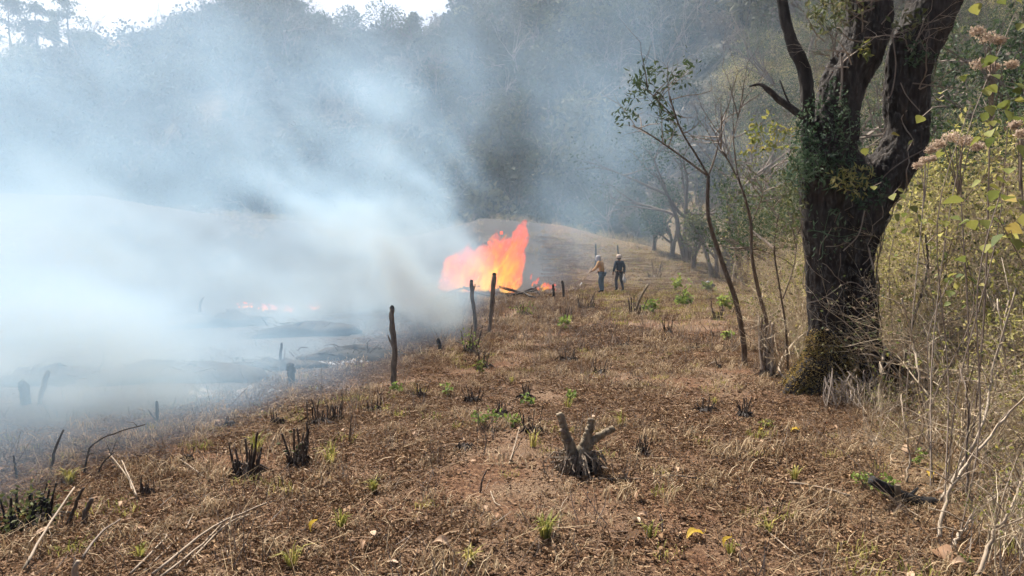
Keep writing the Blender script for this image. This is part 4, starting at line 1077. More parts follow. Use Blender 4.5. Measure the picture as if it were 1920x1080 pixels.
base = dict(pelvis=(0, 0, .92), waist=(0, 0, 1.06), chest=(0, 0, 1.30), neck=(0, 0, 1.46), head=(0, .01, 1.56), crown=(0, .01, 1.66), face=(0, 1, 0),
            shL=(-.19, 0, 1.38), elL=(-.25, -.02, 1.12), wrL=(-.24, .08, .90), haL=(-.24, .10, .82), shR=(.19, 0, 1.38), elR=(.25, -.02, 1.12), wrR=(.25, .06, .90), haR=(.25, .08, .82),
            hipL=(-.09, 0, .86), knL=(-.10, .04, .50), anL=(-.11, 0, .09), toL=(-.12, .17, .04), hipR=(.09, 0, .86), knR=(.10, .04, .50), anR=(.11, 0, .09), toR=(.13, .17, .04))
# left person: stooping a little to the left, facing the fire
J1 = dict(base); J1.update(chest=(-.02, .10, 1.29), waist=(0, .03, 1.07), neck=(-.03, .15, 1.44), head=(-.03, .19, 1.53), crown=(-.03, .21, 1.63), shL=(-.2, .08, 1.37), shR=(.17, .1, 1.37),
                           elL=(-.27, .18, 1.13), wrL=(-.24, .38, .98), haL=(-.23, .46, .95), elR=(.24, .06, 1.1), wrR=(.2, .25, .95), haR=(.18, .32, .92), knL=(-.12, .08, .5), toL=(-.14, .17, .04))
p1, J1 = person(1129, 549, R(62), 'standing person in a tan orange shirt, blue jeans and grey head cloth, facing the fire', J1, M['tan_shirt'], M['jeans'], None, .99)
hd = J1['head']
b = MB(); u = np.linspace(0, 6.28, 13)[:-1]
def hood(e, hd, mat, name, brim=.0, face=Vector((0, 1, 0)), drop=.0, r0=.105):
    b = MB(); rows = []
    for (z, r) in [(-.02 - drop, r0 * 1.08), (.05, r0 * 1.08), (.11, r0 * .95), (.145, r0 * .6), (.155, .01)]:
        rows.append(np.stack([hd.x + np.cos(u) * r, hd.y + np.sin(u) * r * 1.1 - .005, np.full(12, hd.z + z) + (.04 * (np.sin(u) > .4) if z < 0 else 0)], 1))
    b.v = rows; b.n = 12 * len(rows); b.q.append(np.array([(j * 12 + i, j * 12 + (i + 1) % 12, j * 12 + 12 + (i + 1) % 12, j * 12 + 12 + i) for j in range(len(rows) - 1) for i in range(12)])); b.qt.append(np.zeros(12 * (len(rows) - 1)))
    o = b.build(name, mat, e, True)
    if brim:
        b = MB(); a = np.linspace(R(20), R(160), 8); i_ = np.stack([hd.x + np.cos(a) * r0, hd.y + np.sin(a) * r0 * 1.05, np.full(8, hd.z + .055)], 1); o_ = np.stack([hd.x + np.cos(a) * r0 * 1.05, hd.y + np.sin(a) * (r0 + brim), np.full(8, hd.z + .04)], 1)
        b.add(np.vstack([i_, o_, i_ - [0, 0, .008], o_ - [0, 0, .008]]), [(k, k + 1, k + 9, k + 8) for k in range(7)] + [(k + 16, k + 24, k + 25, k + 17) for k in range(7)] + [(k + 8, k + 9, k + 25, k + 24) for k in range(7)]); b.build('peak', mat, o)
    return o
hood(p1, hd, M['greycloth'], 'head_cloth', 0, drop=.10)
J2 = dict(base); J2.update(chest=(.0, .03, 1.30), head=(.0, .04, 1.57), crown=(0, .05, 1.66), knL=(-.11, .12, .5), anL=(-.12, .02, .09), toL=(-.13, .18, .04), anR=(.10, -.2, .12), toR=(.10, -.06, .05), knR=(.09, -.02, .5),
                           elL=(-.27, -.02, 1.12), wrL=(-.27, .1, .92), haL=(-.27, .13, .84), elR=(.26, -.04, 1.12), wrR=(.29, .02, .88), haR=(.30, .04, .80))
p2, J2 = person(1161, 546, R(25), 'person in a dark navy jacket, pale cap and dark trousers, right of the tan shirt', J2, M['navy'], M['darktrouser'], None, .97)
hood(p2, J2['head'], M['hair'], 'hair', 0, drop=.03, r0=.098)
hood(p2, J2['head'] + Vector((0, 0, .02)), M['cap'], 'cap', .07, r0=.108)
# what they carry
def at_hand(e, v): bpy.context.view_layer.update(); return e.matrix_world @ v
h = at_hand(p2, J2['haR']); e = empty('sack', h - Vector((0, 0, .42)), 'white sack hanging from the hand of the person in the navy jacket', 'sack')
b = MB(); b.tube([(0, 0, .42), (.0, 0, .36), (.01, 0, .22), (.0, .01, .08), (0, 0, 0)], [.02, .03, .075, .09, .05], 10, wob=.12); b.build('sack_body', M['whitebag'], e, True)
b = MB(); b.tube([(0, 0, .40), (.02, 0, .45), (-.02, 0, .45), (0, 0, .40)], .007, 5); b.build('handle', M['whitebag'], e)
h = at_hand(p1, J1['haL']); e = empty('long_tool', h, 'pale wooden pole held low by the person in the tan shirt', 'tool')
b = MB(); b.tube([(.05, .1, .18), (-.15, -.1, -.12), (-.42, -.3, -.48)], [.018, .018, .016], 6); b.build('shaft', M['palestem'], e, True)
b = MB(); b.tube([(-.42, -.3, -.48), (-.52, -.36, -.60)], [.03, .012], 6); b.build('blade', M['whitebag'], e)
h = at_hand(p2, J2['haL']); e = empty('machete', h, 'dark long blade held beside the leg of the person in the navy jacket', 'tool')
b = MB(); b.tube([(0, 0, .05), (0, 0, -.08)], .017, 6); b.build('handle', M['boot'], e)
b = MB(); b.add([(-.003, -.02, -.08), (.003, -.02, -.08), (.003, .02, -.08), (-.003, .02, -.08), (-.002, -.0, -.55), (.002, .0, -.55), (.002, .05, -.52), (-.002, .05, -.52)], [(0, 1, 5, 4), (1, 2, 6, 5), (2, 3, 7, 6), (3, 0, 4, 7), (4, 5, 6, 7)]); b.build('blade', M['darkstem'], e)
# dark bundle on the far slope
f = foot(1329, 539); e = empty('bundle', f, 'dark bundle with a grey top lying on the grassy slope, right of the people', 'bundle'); k = f.y / FPX
b = MB(); b.tube([(-11 * k, 0, 4 * k), (-6 * k, 0, 6 * k), (4 * k, 0, 5.5 * k), (11 * k, 0, 2.5 * k)], [3 * k, 5.5 * k, 5 * k, 2.2 * k], 10, wob=.2); b.build('sack_body', M['darktrouser'], e, True)
b = MB(); b.tube([(-8 * k, -2 * k, 9 * k), (-2 * k, -2 * k, 10.5 * k), (4 * k, -1 * k, 9 * k)], [1.5 * k, 2.6 * k, 1.4 * k], 8, wob=.2); b.build('grey_flap', M['greycloth'], e, True)

# ------------------------------------------------------------------ fire
def fire_mat(name, stops, strength, amax, edge=1.6):
    m, nt, N, L, P, O = newmat(name); N.remove(P)
    a = N.new('ShaderNodeAttribute'); a.attribute_name = 'tint'
    geo = N.new('ShaderNodeNewGeometry')
    ns = noise(nt, 2.2, 4, .6, geo.outputs['Position'], .8)
    f = math_(nt, 'ADD', a.outputs['Fac'], math_(nt, 'MULTIPLY', math_(nt, 'SUBTRACT', ns.outputs[0], .5), .9))
    r = ramp(nt, stops, f)
    em = N.new('ShaderNodeEmission'); em.inputs[1].default_value = strength; L(r.outputs[0], em.inputs[0])
    tr_ = N.new('ShaderNodeBsdfTransparent')
    lw = N.new('ShaderNodeLayerWeight'); lw.inputs[0].default_value = .5
    al = math_(nt, 'MULTIPLY', math_(nt, 'POWER', math_(nt, 'SUBTRACT', 1.0, lw.outputs['Facing']), edge), math_(nt, 'MULTIPLY', math_(nt, 'ADD', ns.outputs[0], .25), amax))
    mx = N.new('ShaderNodeMixShader'); L(al, mx.inputs[0]); L(tr_.outputs[0], mx.inputs[1]); L(em.outputs[0], mx.inputs[2]); L(mx.outputs[0], O.inputs['Surface'])
    return m
M['fire'] = fire_mat('fire', [(.1, (.9, .17, .13)), (.42, (1, .19, .11)), (.62, (1, .32, .07)), (.85, (1, .60, .07)), (1, (1, .82, .22))], .62, .42, 2.2)
M['ember'] = fire_mat('small fire', [(.1, (1, .16, .08)), (.5, (1, .3, .1)), (.8, (1, .6, .2)), (1, (1, .85, .5))], 1.1, .6, 1.6)
def tongue(b, p, d, ln, r, tint, bend):
    n = 9; pts = [np.array(p, float)]; d = np.array(d, float); d /= np.linalg.norm(d)
    ph = rng.uniform(0, 6.28)
    for i in range(n):
        d2 = d + np.array([math.sin(ph + i * .8) * .22, math.cos(ph * 1.3 + i * .7) * .2, .06]) + np.array(bend) * (i / n); d2 /= np.linalg.norm(d2)
        pts.append(pts[-1] + d2 * ln / n)
    t = np.linspace(0, 1, n + 1); rr = r * np.clip(np.sin(np.pi * np.clip(t * .8 + .22, 0, 1)) ** .8, .03, 1) * (1 - t ** 3 * .8)
    b.tube(pts, rr, 9, tint, cap=True, wob=.22)
FIRE_L = .62
def fire_body_mat(h):
    m, nt, N, L, P, O = newmat('fire body'); N.remove(P)
    tc = N.new('ShaderNodeTexCoord'); sp = N.new('ShaderNodeSeparateXYZ'); L(tc.outputs['Object'], sp.inputs[0])
    mp = N.new('ShaderNodeMapping'); mp.inputs['Rotation'].default_value = (0, R(22), 0); mp.inputs['Scale'].default_value = (1.35, 1, .75); L(tc.outputs['Object'], mp.inputs[0])
    n1 = noise(nt, 1.5, 5, .6, mp.outputs[0], 1.2); n2 = noise(nt, 5.0, 4, .65, mp.outputs[0], .8)
    f = math_(nt, 'SUBTRACT', .96, math_(nt, 'MULTIPLY', sp.outputs['Z'], .62 / h))
    f = math_(nt, 'ADD', f, math_(nt, 'MULTIPLY', math_(nt, 'SUBTRACT', n1.outputs[0], .56), 1.9))
    f = math_(nt, 'ADD', f, math_(nt, 'MULTIPLY', math_(nt, 'SUBTRACT', n2.outputs[0], .5), .55))
    f = math_(nt, 'SUBTRACT', f, math_(nt, 'MULTIPLY', math_(nt, 'ABSOLUTE', math_(nt, 'SUBTRACT', sp.outputs['X'], -.1)), .12))
    r = ramp(nt, [(.25, (1, .18, .14)), (.5, (1, .21, .12)), (.67, (1, .32, .08)), (.82, (1, .54, .07)), (.97, (1, .80, .22))], f)
    den = N.new('ShaderNodeMapRange'); L(math_(nt, 'ADD', math_(nt, 'MULTIPLY', n1.outputs[0], .5), math_(nt, 'MULTIPLY', n2.outputs[0], .5)), den.inputs[0])
    den.inputs[1].default_value = .36; den.inputs[2].default_value = .56; den.inputs[3].default_value = .1; den.inputs[4].default_value = 3.0
    em = N.new('ShaderNodeEmission'); L(r.outputs[0], em.inputs[0]); L(math_(nt, 'MULTIPLY', den.outputs[0], FIRE_L), em.inputs[1])
    ab = N.new('ShaderNodeVolumeAbsorption'); ab.inputs['Color'].default_value = (0, 0, 0, 1); L(den.outputs[0], ab.inputs['Density'])
    ad = N.new('ShaderNodeAddShader'); L(em.outputs[0], ad.inputs[0]); L(ab.outputs[0], ad.inputs[1]); L(ad.outputs[0], O.inputs['Volume'])
    m.cycles.volume_step_rate = .12
    return m
def fire(name, ff, outline, n, rmax, label, group, base_t=.5, mat='fire'):
    """outline(u) -> x offset, top height; the flames lean downwind to +x"""
    e = empty(name, ff, label, 'fire', group)
    parts = MB(); core = MB(); hmax = max(outline(u)[1] for u in np.linspace(0, 1, 11))
    for k in range(n):
        u = rng.random(); x, top = outline(u); top *= rng.uniform(.72, 1.0); y = rng.normal() * .22 * hmax ** .5
        z0 = rng.uniform(0, .7) * top; ln = rng.uniform(.3, .6) * top * (1 - z0 / top * .6)
        r = rmax * rng.uniform(.45, 1)
        sx = x + z0 * lean_(x)
        heat = np.clip(.9 - (z0 + ln * .5) / top * .7 + rng.normal() * .12 - abs(u - .5) * .3, 0, 1)
        big = k % 3 and hmax > 1
        tongue(core if big else parts, (sx, y, z0), (lean_(x), 0, 1), ln, r * (1.25 if big else .75), heat, (.35, 0, .1))
    parts.build('flame_tongues', M[mat], e, True)
    if core.n:
        o = core.build('flame_body', M[mat], e)
        rm = o.modifiers.new('r', 'REMESH'); rm.mode = 'VOXEL'; rm.voxel_size = .05; rm.use_smooth_shade = True
        sm_ = o.modifiers.new('s', 'SMOOTH'); sm_.iterations = 5; sm_.factor = .6
        me = evaluated(o); bpy.data.objects.remove(o)
        nv = len(me.vertices); co = np.zeros(nv * 3, 'f4'); me.vertices.foreach_get('co', co); no = np.zeros(nv * 3, 'f4'); me.vertices.foreach_get('normal', no)
        co = co.reshape(-1, 3); no = no.reshape(-1, 3)
        d = .40 * fbm(co[:, 0] * 2.0 - co[:, 2] * .9, co[:, 1] * 2.0, co[:, 2] * 1.5, 5, 41) + .08 * fbm(co[:, 0] * 6 - co[:, 2] * 2, co[:, 1] * 6, co[:, 2] * 4, 3, 43) + .03 * fbm(co[:, 0] * 9, co[:, 1] * 9, co[:, 2] * 5, 2, 42)
        me.vertices.foreach_set('co', (co + no * d[:, None]).astype('f4').ravel()); me.materials.clear(); me.materials.append(fire_body_mat(hmax)); me.update()
        o = bpy.data.objects.new('flame_body', me); sc.collection.objects.link(o); o.parent = e
    return e
lean_ = lambda x: .14 + .30 * float(np.clip((x + 1.9) / 3.4, 0, 1))
FF = foot(905, 548)
def big_outline(u):
    x = -1.95 + 3.25 * u
    return x, float(np.interp(u, [0, .12, .3, .5, .75, .9, 1], [1.2, 2.0, 2.6, 3.0, 3.7, 3.3, 1.6]))
fire('flames', FF, big_outline, 330, .27, 'tall orange and yellow flames leaning right over the burning brush', 'fires on the burnt field')
lean_ = lambda x: .2
fire('flames', foot(802, 556), lambda u: (-.6 + 1.1 * u, .45 + .3 * math.sin(u * 7)), 26, .16, 'low pale red flames left of the tall fire, half hidden by smoke', 'fires on the burnt field')
fire('flames', foot(1018, 548), lambda u: (-.7 + 1.2 * u, .5 + .5 * (1 - u)), 22, .15, 'faint pink flames at the right foot of the tall fire', 'fires on the burnt field')
for (x, y, wd, lab) in [(463, 578, .5, 'small red flame leftmost in the line of fire in the smoke'), (492, 583, .35, 'small bright flame second in the line of fire in the smoke'), (514, 583, .3, 'small bright flame third in the line of fire in the smoke'), (540, 586, .35, 'small pinkish flame at the right end of the line of fire in the smoke'), (588, 582, .3, 'small pale flame alone right of the line of fire in the smoke')]:
    ff = foot(x, y); fire('small_flame', ff, lambda u, wd=wd: (wd * (u - .5), .22 + .12 * rng.random()), 14, .07, lab, 'small fires in the burnt field', mat='ember')
# burning branches and white ash under the flames
GB = 'charred branches around the fire'
for (rows, r, lab) in [
    ([(938, 548, .25), (968, 553, .15), (1003, 560, .05)], .07, 'charred branch slanting down right at the foot of the tall fire'),
    ([(950, 558, .08), (975, 556, .12), (1008, 553, .2)], .05, 'charred branch crossing the slanting one at the fire'),
    ([(870, 552, .3), (900, 556, .12), (935, 560, .05)], .06, 'charred branch lying under the middle of the tall fire'),
    ([(835, 556, .1), (862, 552, .22), (900, 549, .3)], .05, 'charred branch rising left inside the fire'),
    ([(985, 548, .05), (1002, 552, .25), (1012, 556, .1)], .05, 'forked charred branch right of the fire'),
    ([(940, 540, .4), (965, 536, .65), (980, 533, .9)], .035, 'thin dark branch sticking up through the flames'),
    ([(812, 558, .05), (840, 560, .1), (870, 562, .05)], .06, 'charred branch lying left before the fire')]:
    stick(rows, r, 'charred_branch', lab, 'branch', M['charred'], GB, sides=7, wob=.15, forks=2)
M['ash'] = plain('white ash', (.36, .36, .37), .95, .2, 12)
for (x, y, wx, lab) in [(975, 560, 1.6, 'strip of white ash to the right of the tall fire'), (1060, 556, .9, 'small heap of white ash by the two charred stakes'), (880, 566, 1.4, 'pale ash heap below the tall fire'), (430, 738, .9, 'white ash patch in the smoke, left of centre'), (130, 712, 1.1, 'white ash patch at the left in dense smoke'), (640, 680, .5, 'white ash fleck left of the nearest fence post')]:
    ff = foot(x, y); b = MB(); n = 34
    for q in range(n):
        cx_, cy_ = rng.normal() * wx * .45, rng.normal() * wx * .18; z_ = Hs(ff.x + cx_, ff.y + cy_) - ff.z
        s_ = rng.uniform(.02, .09); a = np.linspace(0, 6.28, 7)[:-1] + rng.random()
        top = rng.uniform(.01, .05)
        V = [(cx_ + math.cos(t) * s_ * rng.uniform(.6, 1), cy_ + math.sin(t) * s_ * .7, z_) for t in a] + [(cx_, cy_, z_ + top)]
        b.add(V, None, [(i, (i + 1) % 6, 6) for i in range(6)])
    o = b.build('ash_heap', M['ash'], loc=ff); tag(o, lab, kind='stuff')

GHp = 'heaps of charred brush in the burnt field'
for (x, y, wx, hz_, lab) in [(330, 708, 1.5, .22, 'long low heap of charred brush left of centre in the smoke'), (575, 628, 1.2, .3, 'charred brush heap under the line of small flames'), (110, 716, .9, .22, 'charred brush heap beside the thick dark stub at the far left'),
                             (425, 612, 1.3, .35, 'charred brush heap near the pale bent sapling'), (665, 672, .8, .18, 'small charred heap left of the nearest fence post'), (505, 690, .8, .16, 'small charred heap behind the broad charred stub')]:
    ff = foot(x, y); e = empty('charred_heap', ff, lab, 'brush heap', GHp)
    b = MB(); nu, nv_ = 16, 6; V = []
    for j in range(nv_):
        t = j / (nv_ - 1)
        for i in range(nu):
            a = i / nu * 6.283; rr = (1 - t ** 1.5) * (1 + .25 * math.sin(a * 3 + x) + .12 * rng.normal()); X_0, Y_0 = math.cos(a) * rr * wx, math.sin(a) * rr * wx * .45
            V.append((X_0, Y_0, Hs(ff.x + X_0, ff.y + Y_0) - ff.z - .02 + hz_ * math.sin(t * 1.5) * (1 + .2 * rng.normal())))
    b.add(V, [(j * nu + i, j * nu + (i + 1) % nu, (j + 1) * nu + (i + 1) % nu, (j + 1) * nu + i) for j in range(nv_ - 1) for i in range(nu)]); b.build('ash_mound', M['charred'], e, True)
    b = MB()
    for q in range(46):
        p = Vector((rng.normal() * wx * .4, rng.normal() * wx * .2, hz_ * rng.uniform(.1, .9))); v = Vector((rng.normal(), rng.normal() * .6, rng.uniform(-.1, .5))).normalized() * rng.uniform(.08, .3)
        b.tube([p, p + v * .5 + Vector(rng.normal(size=3) * .02), p + v], [.010, .008, .004], 4, rng.uniform(0, .8))
    tag(b.build('charred_twigs', M['darkstem'], e), kind='stuff')

# ------------------------------------------------------------------ skyline trees
def canopy_tree(px, top, base, Y, label, kind, wpx, name, mat='evergreen'):
    p = at(px, base, Y); g = Hs(p.x, p.y); k = Y / FPX; ht = (base - top) * k + max(0, p.z - g); w_ = wpx * k
    e = empty(name, (p.x, p.y, g - .2), label, 'tree', 'trees standing on the skyline')
    if kind == 'pine':
        b = MB(); b.tube(curve_pts([(0, 0, 0), (.15, 0, ht * .4), (-.1, 0, ht * .75), (.1, 0, ht * .97)], 4), np.linspace(.28, .08, 13), 7); b.build('trunk', M['stem'], e, True)
        b = MB(); f_ = MB()
        for q in range(15):
            z = ht * rng.uniform(.45, .98); a = rng.uniform(0, 6.28); l = w_ * .5 * rng.uniform(.45, 1.1) * (1.25 - z / ht * .6)
            t = Vector((math.cos(a) * l, math.sin(a) * l, z + l * .18)); b.tube([(0, 0, z - .3), (t.x * .5, t.y * .5, z), tuple(t)], [.09, .06, .03], 4)
            C = rng.normal(size=(120, 3)) * [w_ * .12, w_ * .12, ht * .028] + np.array(t) + [0, 0, .2]; f_.leaves(C, rng.uniform(.35, .75, 120), 2.2, up=.3)
        C = rng.normal(size=(150, 3)) * [w_ * .16, w_ * .16, ht * .035] + [0, 0, ht * .98]; f_.leaves(C, .6, 2.2)
        b.build('limbs', M['twig'], e); f_.build('crown', M[mat], e)
    elif kind == 'bare':
        b = MB(); lf = []
        for q in range(2): grow(b, lf, (0, 0, 0), (rng.uniform(-.3, .3), 0, 1), ht * .6, .22, 0, 3, 4, .6, 5, .1, tint=.9)
        b.build('trunk', M['twig'], e)
    else:
        b = MB(); lf = []; grow(b, lf, (0, 0, 0), (.05, 0, 1), ht * .5, .3, 0, 2, 4, .5, 6, .08); b.build('trunk', M['stem'], e)
        f_ = MB(); clump_crown(f_, 1300, w_ * .5, w_ * .45, ht * .36, ht * .62, .45, 14); f_.build('crown', M[mat], e)
for a in [
    (128, 2, 66, 150, 'flat topped pine, tallest of the skyline trees at the far left', 'pine', 62, 'pine_tree'),
    (68, 8, 84, 150, 'hazy pine just left of the flat topped pine', 'pine', 34, 'pine_tree'), (100, 24, 74, 155, 'thin pine between the two bigger ones', 'pine', 24, 'pine_tree'),
    (18, 2, 88, 150, 'dark pine clump at the left edge of the picture', 'pine', 60, 'pine_tree'), (146, 10, 70, 152, 'bare straight pole like trunk beside the flat topped pine', 'bare', 8, 'bare_tree'),
    (40, 62, 92, 120, 'low spreading tree under the leftmost pines', 'round', 70, 'broadleaf_tree', 'olive'), (176, 58, 92, 140, 'rounded tree right of the flat topped pine', 'round', 34, 'broadleaf_tree', 'olive'),
    (222, 76, 104, 140, 'brownish bush tree at the low point of the skyline', 'round', 50, 'broadleaf_tree', 'drybush'),
    (322, 24, 92, 150, 'pale leafless tree on the skyline left of centre', 'bare', 44, 'bare_tree'), (290, 62, 96, 150, 'dark round tree left of the pale leafless one', 'round', 40, 'broadleaf_tree'),
    (440, -12, 50, 160, 'round tree behind the thickest high smoke', 'round', 70, 'broadleaf_tree'), (600, 22, 76, 150, 'hazy round tree left of the big skyline tree', 'round', 50, 'broadleaf_tree'),
    (655, 16, 84, 150, 'round tree touching the big skyline tree on its left', 'round', 52, 'broadleaf_tree'), (725, 2, 86, 148, 'biggest round tree on the skyline, above the flames', 'round', 80, 'broadleaf_tree'),
    (776, 14, 76, 148, 'narrow tree with sky gaps at the right of the biggest skyline tree', 'round', 34, 'broadleaf_tree'), (864, 6, 52, 140, 'small tree standing up on the rising ridge', 'round', 22, 'broadleaf_tree', 'olive'),
    (912, -8, 26, 140, 'leaning small tree higher up the rising ridge', 'round', 22, 'broadleaf_tree', 'olive'),
]: canopy_tree(*a)

# ------------------------------------------------------------------ trees at the edge of the field, seen one by one
GM = 'trees along the far right edge of the field'
def edge_tree(px, base, top, label, mat='evergreen', w=3.0, bare=False, Y=None):
    f = foot(px, base) if Y is None else Vector((at(px, base, Y).x, Y, Hs(at(px, base, Y).x, Y))); k = f.y / FPX; ht = (base - top) * k
    e = empty('edge_tree', f, label, 'tree', GM)
    b = MB(); lf = []
    for q in range(2): grow(b, lf, (rng.uniform(-.2, .2), 0, -.1), (rng.uniform(-.25, .2), rng.uniform(-.2, .2), 1), ht * .45, .10 + ht * .012, 0, 3, 3, .5, 6, .1, .02, tint=.35)
    b.build('trunk', M['twig'], e)
    if not bare:
        S_ = np.array([q[:3] for q in lf]); n = 1500; C = S_[rng.integers(0, len(S_), n)] + rng.normal(size=(n, 3)) * ht * .05
        f_ = MB(); f_.leaves(C, rng.uniform(.10, .24, n), 1.8, tint=np.clip(.5 + .2 * rng.normal(size=n), 0, 1)); f_.build('crown', M[mat], e)
    return e
for a in [
    (1262, 480, 330, 'dark bushy tree behind the rise, right of the people', 'evergreen'), (1300, 505, 400, 'purplish leafless tree above the dark bundle', 'drybush', 3, True),
    (1400, 548, 300, 'straight dark trunked tree between the two saplings', 'evergreen'), (1340, 520, 360, 'grey green tree behind the leaning sapling', 'olive'),
    (1230, 470, 380, 'low dark tree closest to the people on the right', 'evergreen'), (1460, 560, 250, 'olive tree close left of the big tree', 'olive'),
    (1375, 535, 430, 'low leafless shrub tree by the dark trunk', 'drybush', 3, True), (1490, 575, 300, 'leafless tree half hidden by the big trunk', 'drybush', 3, True),
    (1190, 455, 395, 'hazy tree on the rise above the people', 'evergreen'), (1430, 520, 200, 'tall hazy tree with yellowish leaves above the slender sapling', 'olive')]: edge_tree(*a)
for (px, Y, top, lab, mt, bare) in [(1290, 46, 170, 'tall smoky tree behind the leaning sapling crown', 'evergreen', False), (1360, 42, 130, 'bare pinkish tree high behind the saplings', 'drybush', True), (1480, 34, 40, 'bare tree filling the space left of the big tree', 'drybush', True),
                                    (1800, 26, -40, 'dark leafy tree behind the right fork of the big tree', 'evergreen', False), (1900, 22, -60, 'dark leafy tree at the top right corner', 'evergreen', False), (1850, 36, -80, 'grey green tree farther back in the top right corner', 'olive', False), (1640, 30, 60, 'pale bush tree seen through the fork of the big tree', 'drybush', True), (1740, 32, 20, 'olive tree just right of the right fork', 'olive', False)]:
    p = at(px, 500, Y); g = Hs(p.x, p.y); bp = (EYE - g) / Y * FPX + 480; edge_tree(px, bp, top, lab, mt, 3, bare, Y)

# ------------------------------------------------------------------ shrubs and tall weeds of the right thicket, nearest ones as things
GT = 'shrubs in the thicket on the right'
def big_leaf(b, p, d, s, tint):
    """broad lobed leaf with a folded midrib"""
    d = Vector(d).normalized(); sd = d.cross(Vector((rng.normal() * .4, rng.normal() * .4, 1))).normalized(); n = sd.cross(d)
    pr = [(0, 0), (.12, .28), (.32, .48), (.55, .42), (.8, .2), (1, 0)]
    V = [p + d * s * t for t, _ in pr]; Lf = [p + d * s * t + sd * s * w_ + n * s * w_ * .35 for t, w_ in pr]; Rt = [p + d * s * t - sd * s * w_ + n * s * w_ * .35 for t, w_ in pr]
    Q = [(i, i + 1, 6 + i + 1, 6 + i) for i in range(5)] + [(i, 12 + i, 12 + i + 1, i + 1) for i in range(5)]
    b.add([tuple(v) for v in V + Lf + Rt], Q, None, tint)
def leafy_vine(px, py, Y, n, spread, s, label, mat='yellowgreen'):
    s *= .8
    p0 = at(px, py, Y); g = Hs(p0.x, p0.y); e = empty('climbing_vine', (p0.x, p0.y, g), label, 'vine', 'broad leaved vines on the thicket')
    o = p0 - Vector((p0.x, p0.y, g))
    lx = rng.normal() * .45; b = MB(); b.tube(curve_pts([(lx, rng.normal() * .2, 0), (lx * .9 + rng.normal() * .1, .05, o.z * .3), (lx * .4 + rng.normal() * .12, 0, o.z * .7), tuple(o)], 4), np.linspace(.006, .003, 13), 5, .4); b.build('stem', M['twig'], e)
    b2 = MB()
    for k in range(n):
        c = o + Vector((rng.normal() * spread, rng.normal() * spread * .6, rng.normal() * spread * .9)); b = MB()
        big_leaf(b, Vector((0, 0, 0)), (rng.normal(), rng.normal() - .3, -.9 + rng.normal() * .5), s * rng.uniform(.6, 1.2), float(rng.random()))
        lo = b.build('leaf', M[mat], e, True); lo.location = c
        b2.tube([tuple(c), tuple(c * .8 + o * .2 + Vector((0, 0, .04)))], .003, 3, .5)
    tag(b2.build('tendrils', M['twig'], e), kind='stuff')
for a in [
    (1820, 195, 5.2, 22, .17, .10, 'olive vine with hanging leaves under the pink flower heads'), (1885, 330, 4.3, 9, .10, .13, 'two large translucent green leaves at the right edge'),
    (1870, 405, 4.6, 12, .12, .12, 'broad yellow green leaves below the large translucent pair'), (1800, 445, 5.4, 14, .18, .10, 'yellow leaves in the middle of the thicket'),
    (1715, 350, 7.5, 14, .22, .11, 'yellow leaves close right of the big tree'), (1905, 20, 5.5, 8, .15, .12, 'green leaves in the top right corner'),
    (1780, 525, 6.0, 10, .2, .09, 'scattered yellow green leaves low in the thicket'), (1890, 230, 5.0, 12, .14, .10, 'bright leaves beside the tall flower stalk'),
    (1720, 410, 6.4, 10, .18, .09, 'small orange yellow leaves beside the trunk')]: leafy_vine(*a)
M['flower'] = leaf_mat('dried flower heads', [(0, (.28, .20, .14)), (.5, (.50, .38, .28)), (1, (.70, .58, .45))], transl=.3)
def flower_weed(px, py, Y, label, heads):
    p0 = at(px, py, Y); g = Hs(p0.x, p0.y); e = empty('flower_stalk', (p0.x, p0.y, g), label, 'weed', 'tall weeds with dried flower heads'); o = p0 - Vector((p0.x, p0.y, g))
    lx = rng.normal() * .15; b = MB(); b.tube(curve_pts([(lx, .1, -.05), (lx * .7 + rng.normal() * .06, 0, o.z * .4), (lx * .2, 0, o.z * .8), tuple(o)], 5), np.linspace(.008, .004, 16), 5, .6)
    tips = []
    for (dx, dy, r) in heads:
        t = at(px + dx, py + dy, Y + rng.normal() * .05) - Vector((p0.x, p0.y, g)); b.tube([tuple(o * .85), tuple((o * .9 + t) / 1.9), tuple(t)], [.006, .004, .003], 4, .6); tips.append((t, r * Y / FPX))
    b.build('stem', M['twig'], e)
    for t, r in tips:
        f_ = MB(); n = 260; C = rng.normal(size=(n, 3)); C /= np.linalg.norm(C, axis=1)[:, None]; C = C * (r * rng.uniform(.3, 1, (n, 1))) * [1.2, 1, .7] + np.array(t)
        f_.leaves(C, .018, 1.6); f_.build('flower_head', M['flower'], e)
flower_weed(1862, 120, 5.3, 'tall weed with pinkish dried flower heads at the upper right', [(-30, -62, 13), (-10, -50, 16), (12, -45, 12), (-24, 0, 15), (0, 5, 12), (35, 0, 12)])
flower_weed(1800, 270, 5.6, 'weed with a wide pale flower head right of the big tree', [(-40, 0, 14), (-15, -14, 16), (10, -6, 15), (35, 4, 13), (-55, 12, 9)])
flower_weed(1915, 250, 4.8, 'flower weed cut by the right edge of the picture', [(0, 0, 14), (-12, -16, 10), (5, 20, 12)])
flower_weed(1735, 300, 6.8, 'small faded flower weed touching the big tree', [(0, 0, 10), (-14, 10, 9), (14, -4, 8)])

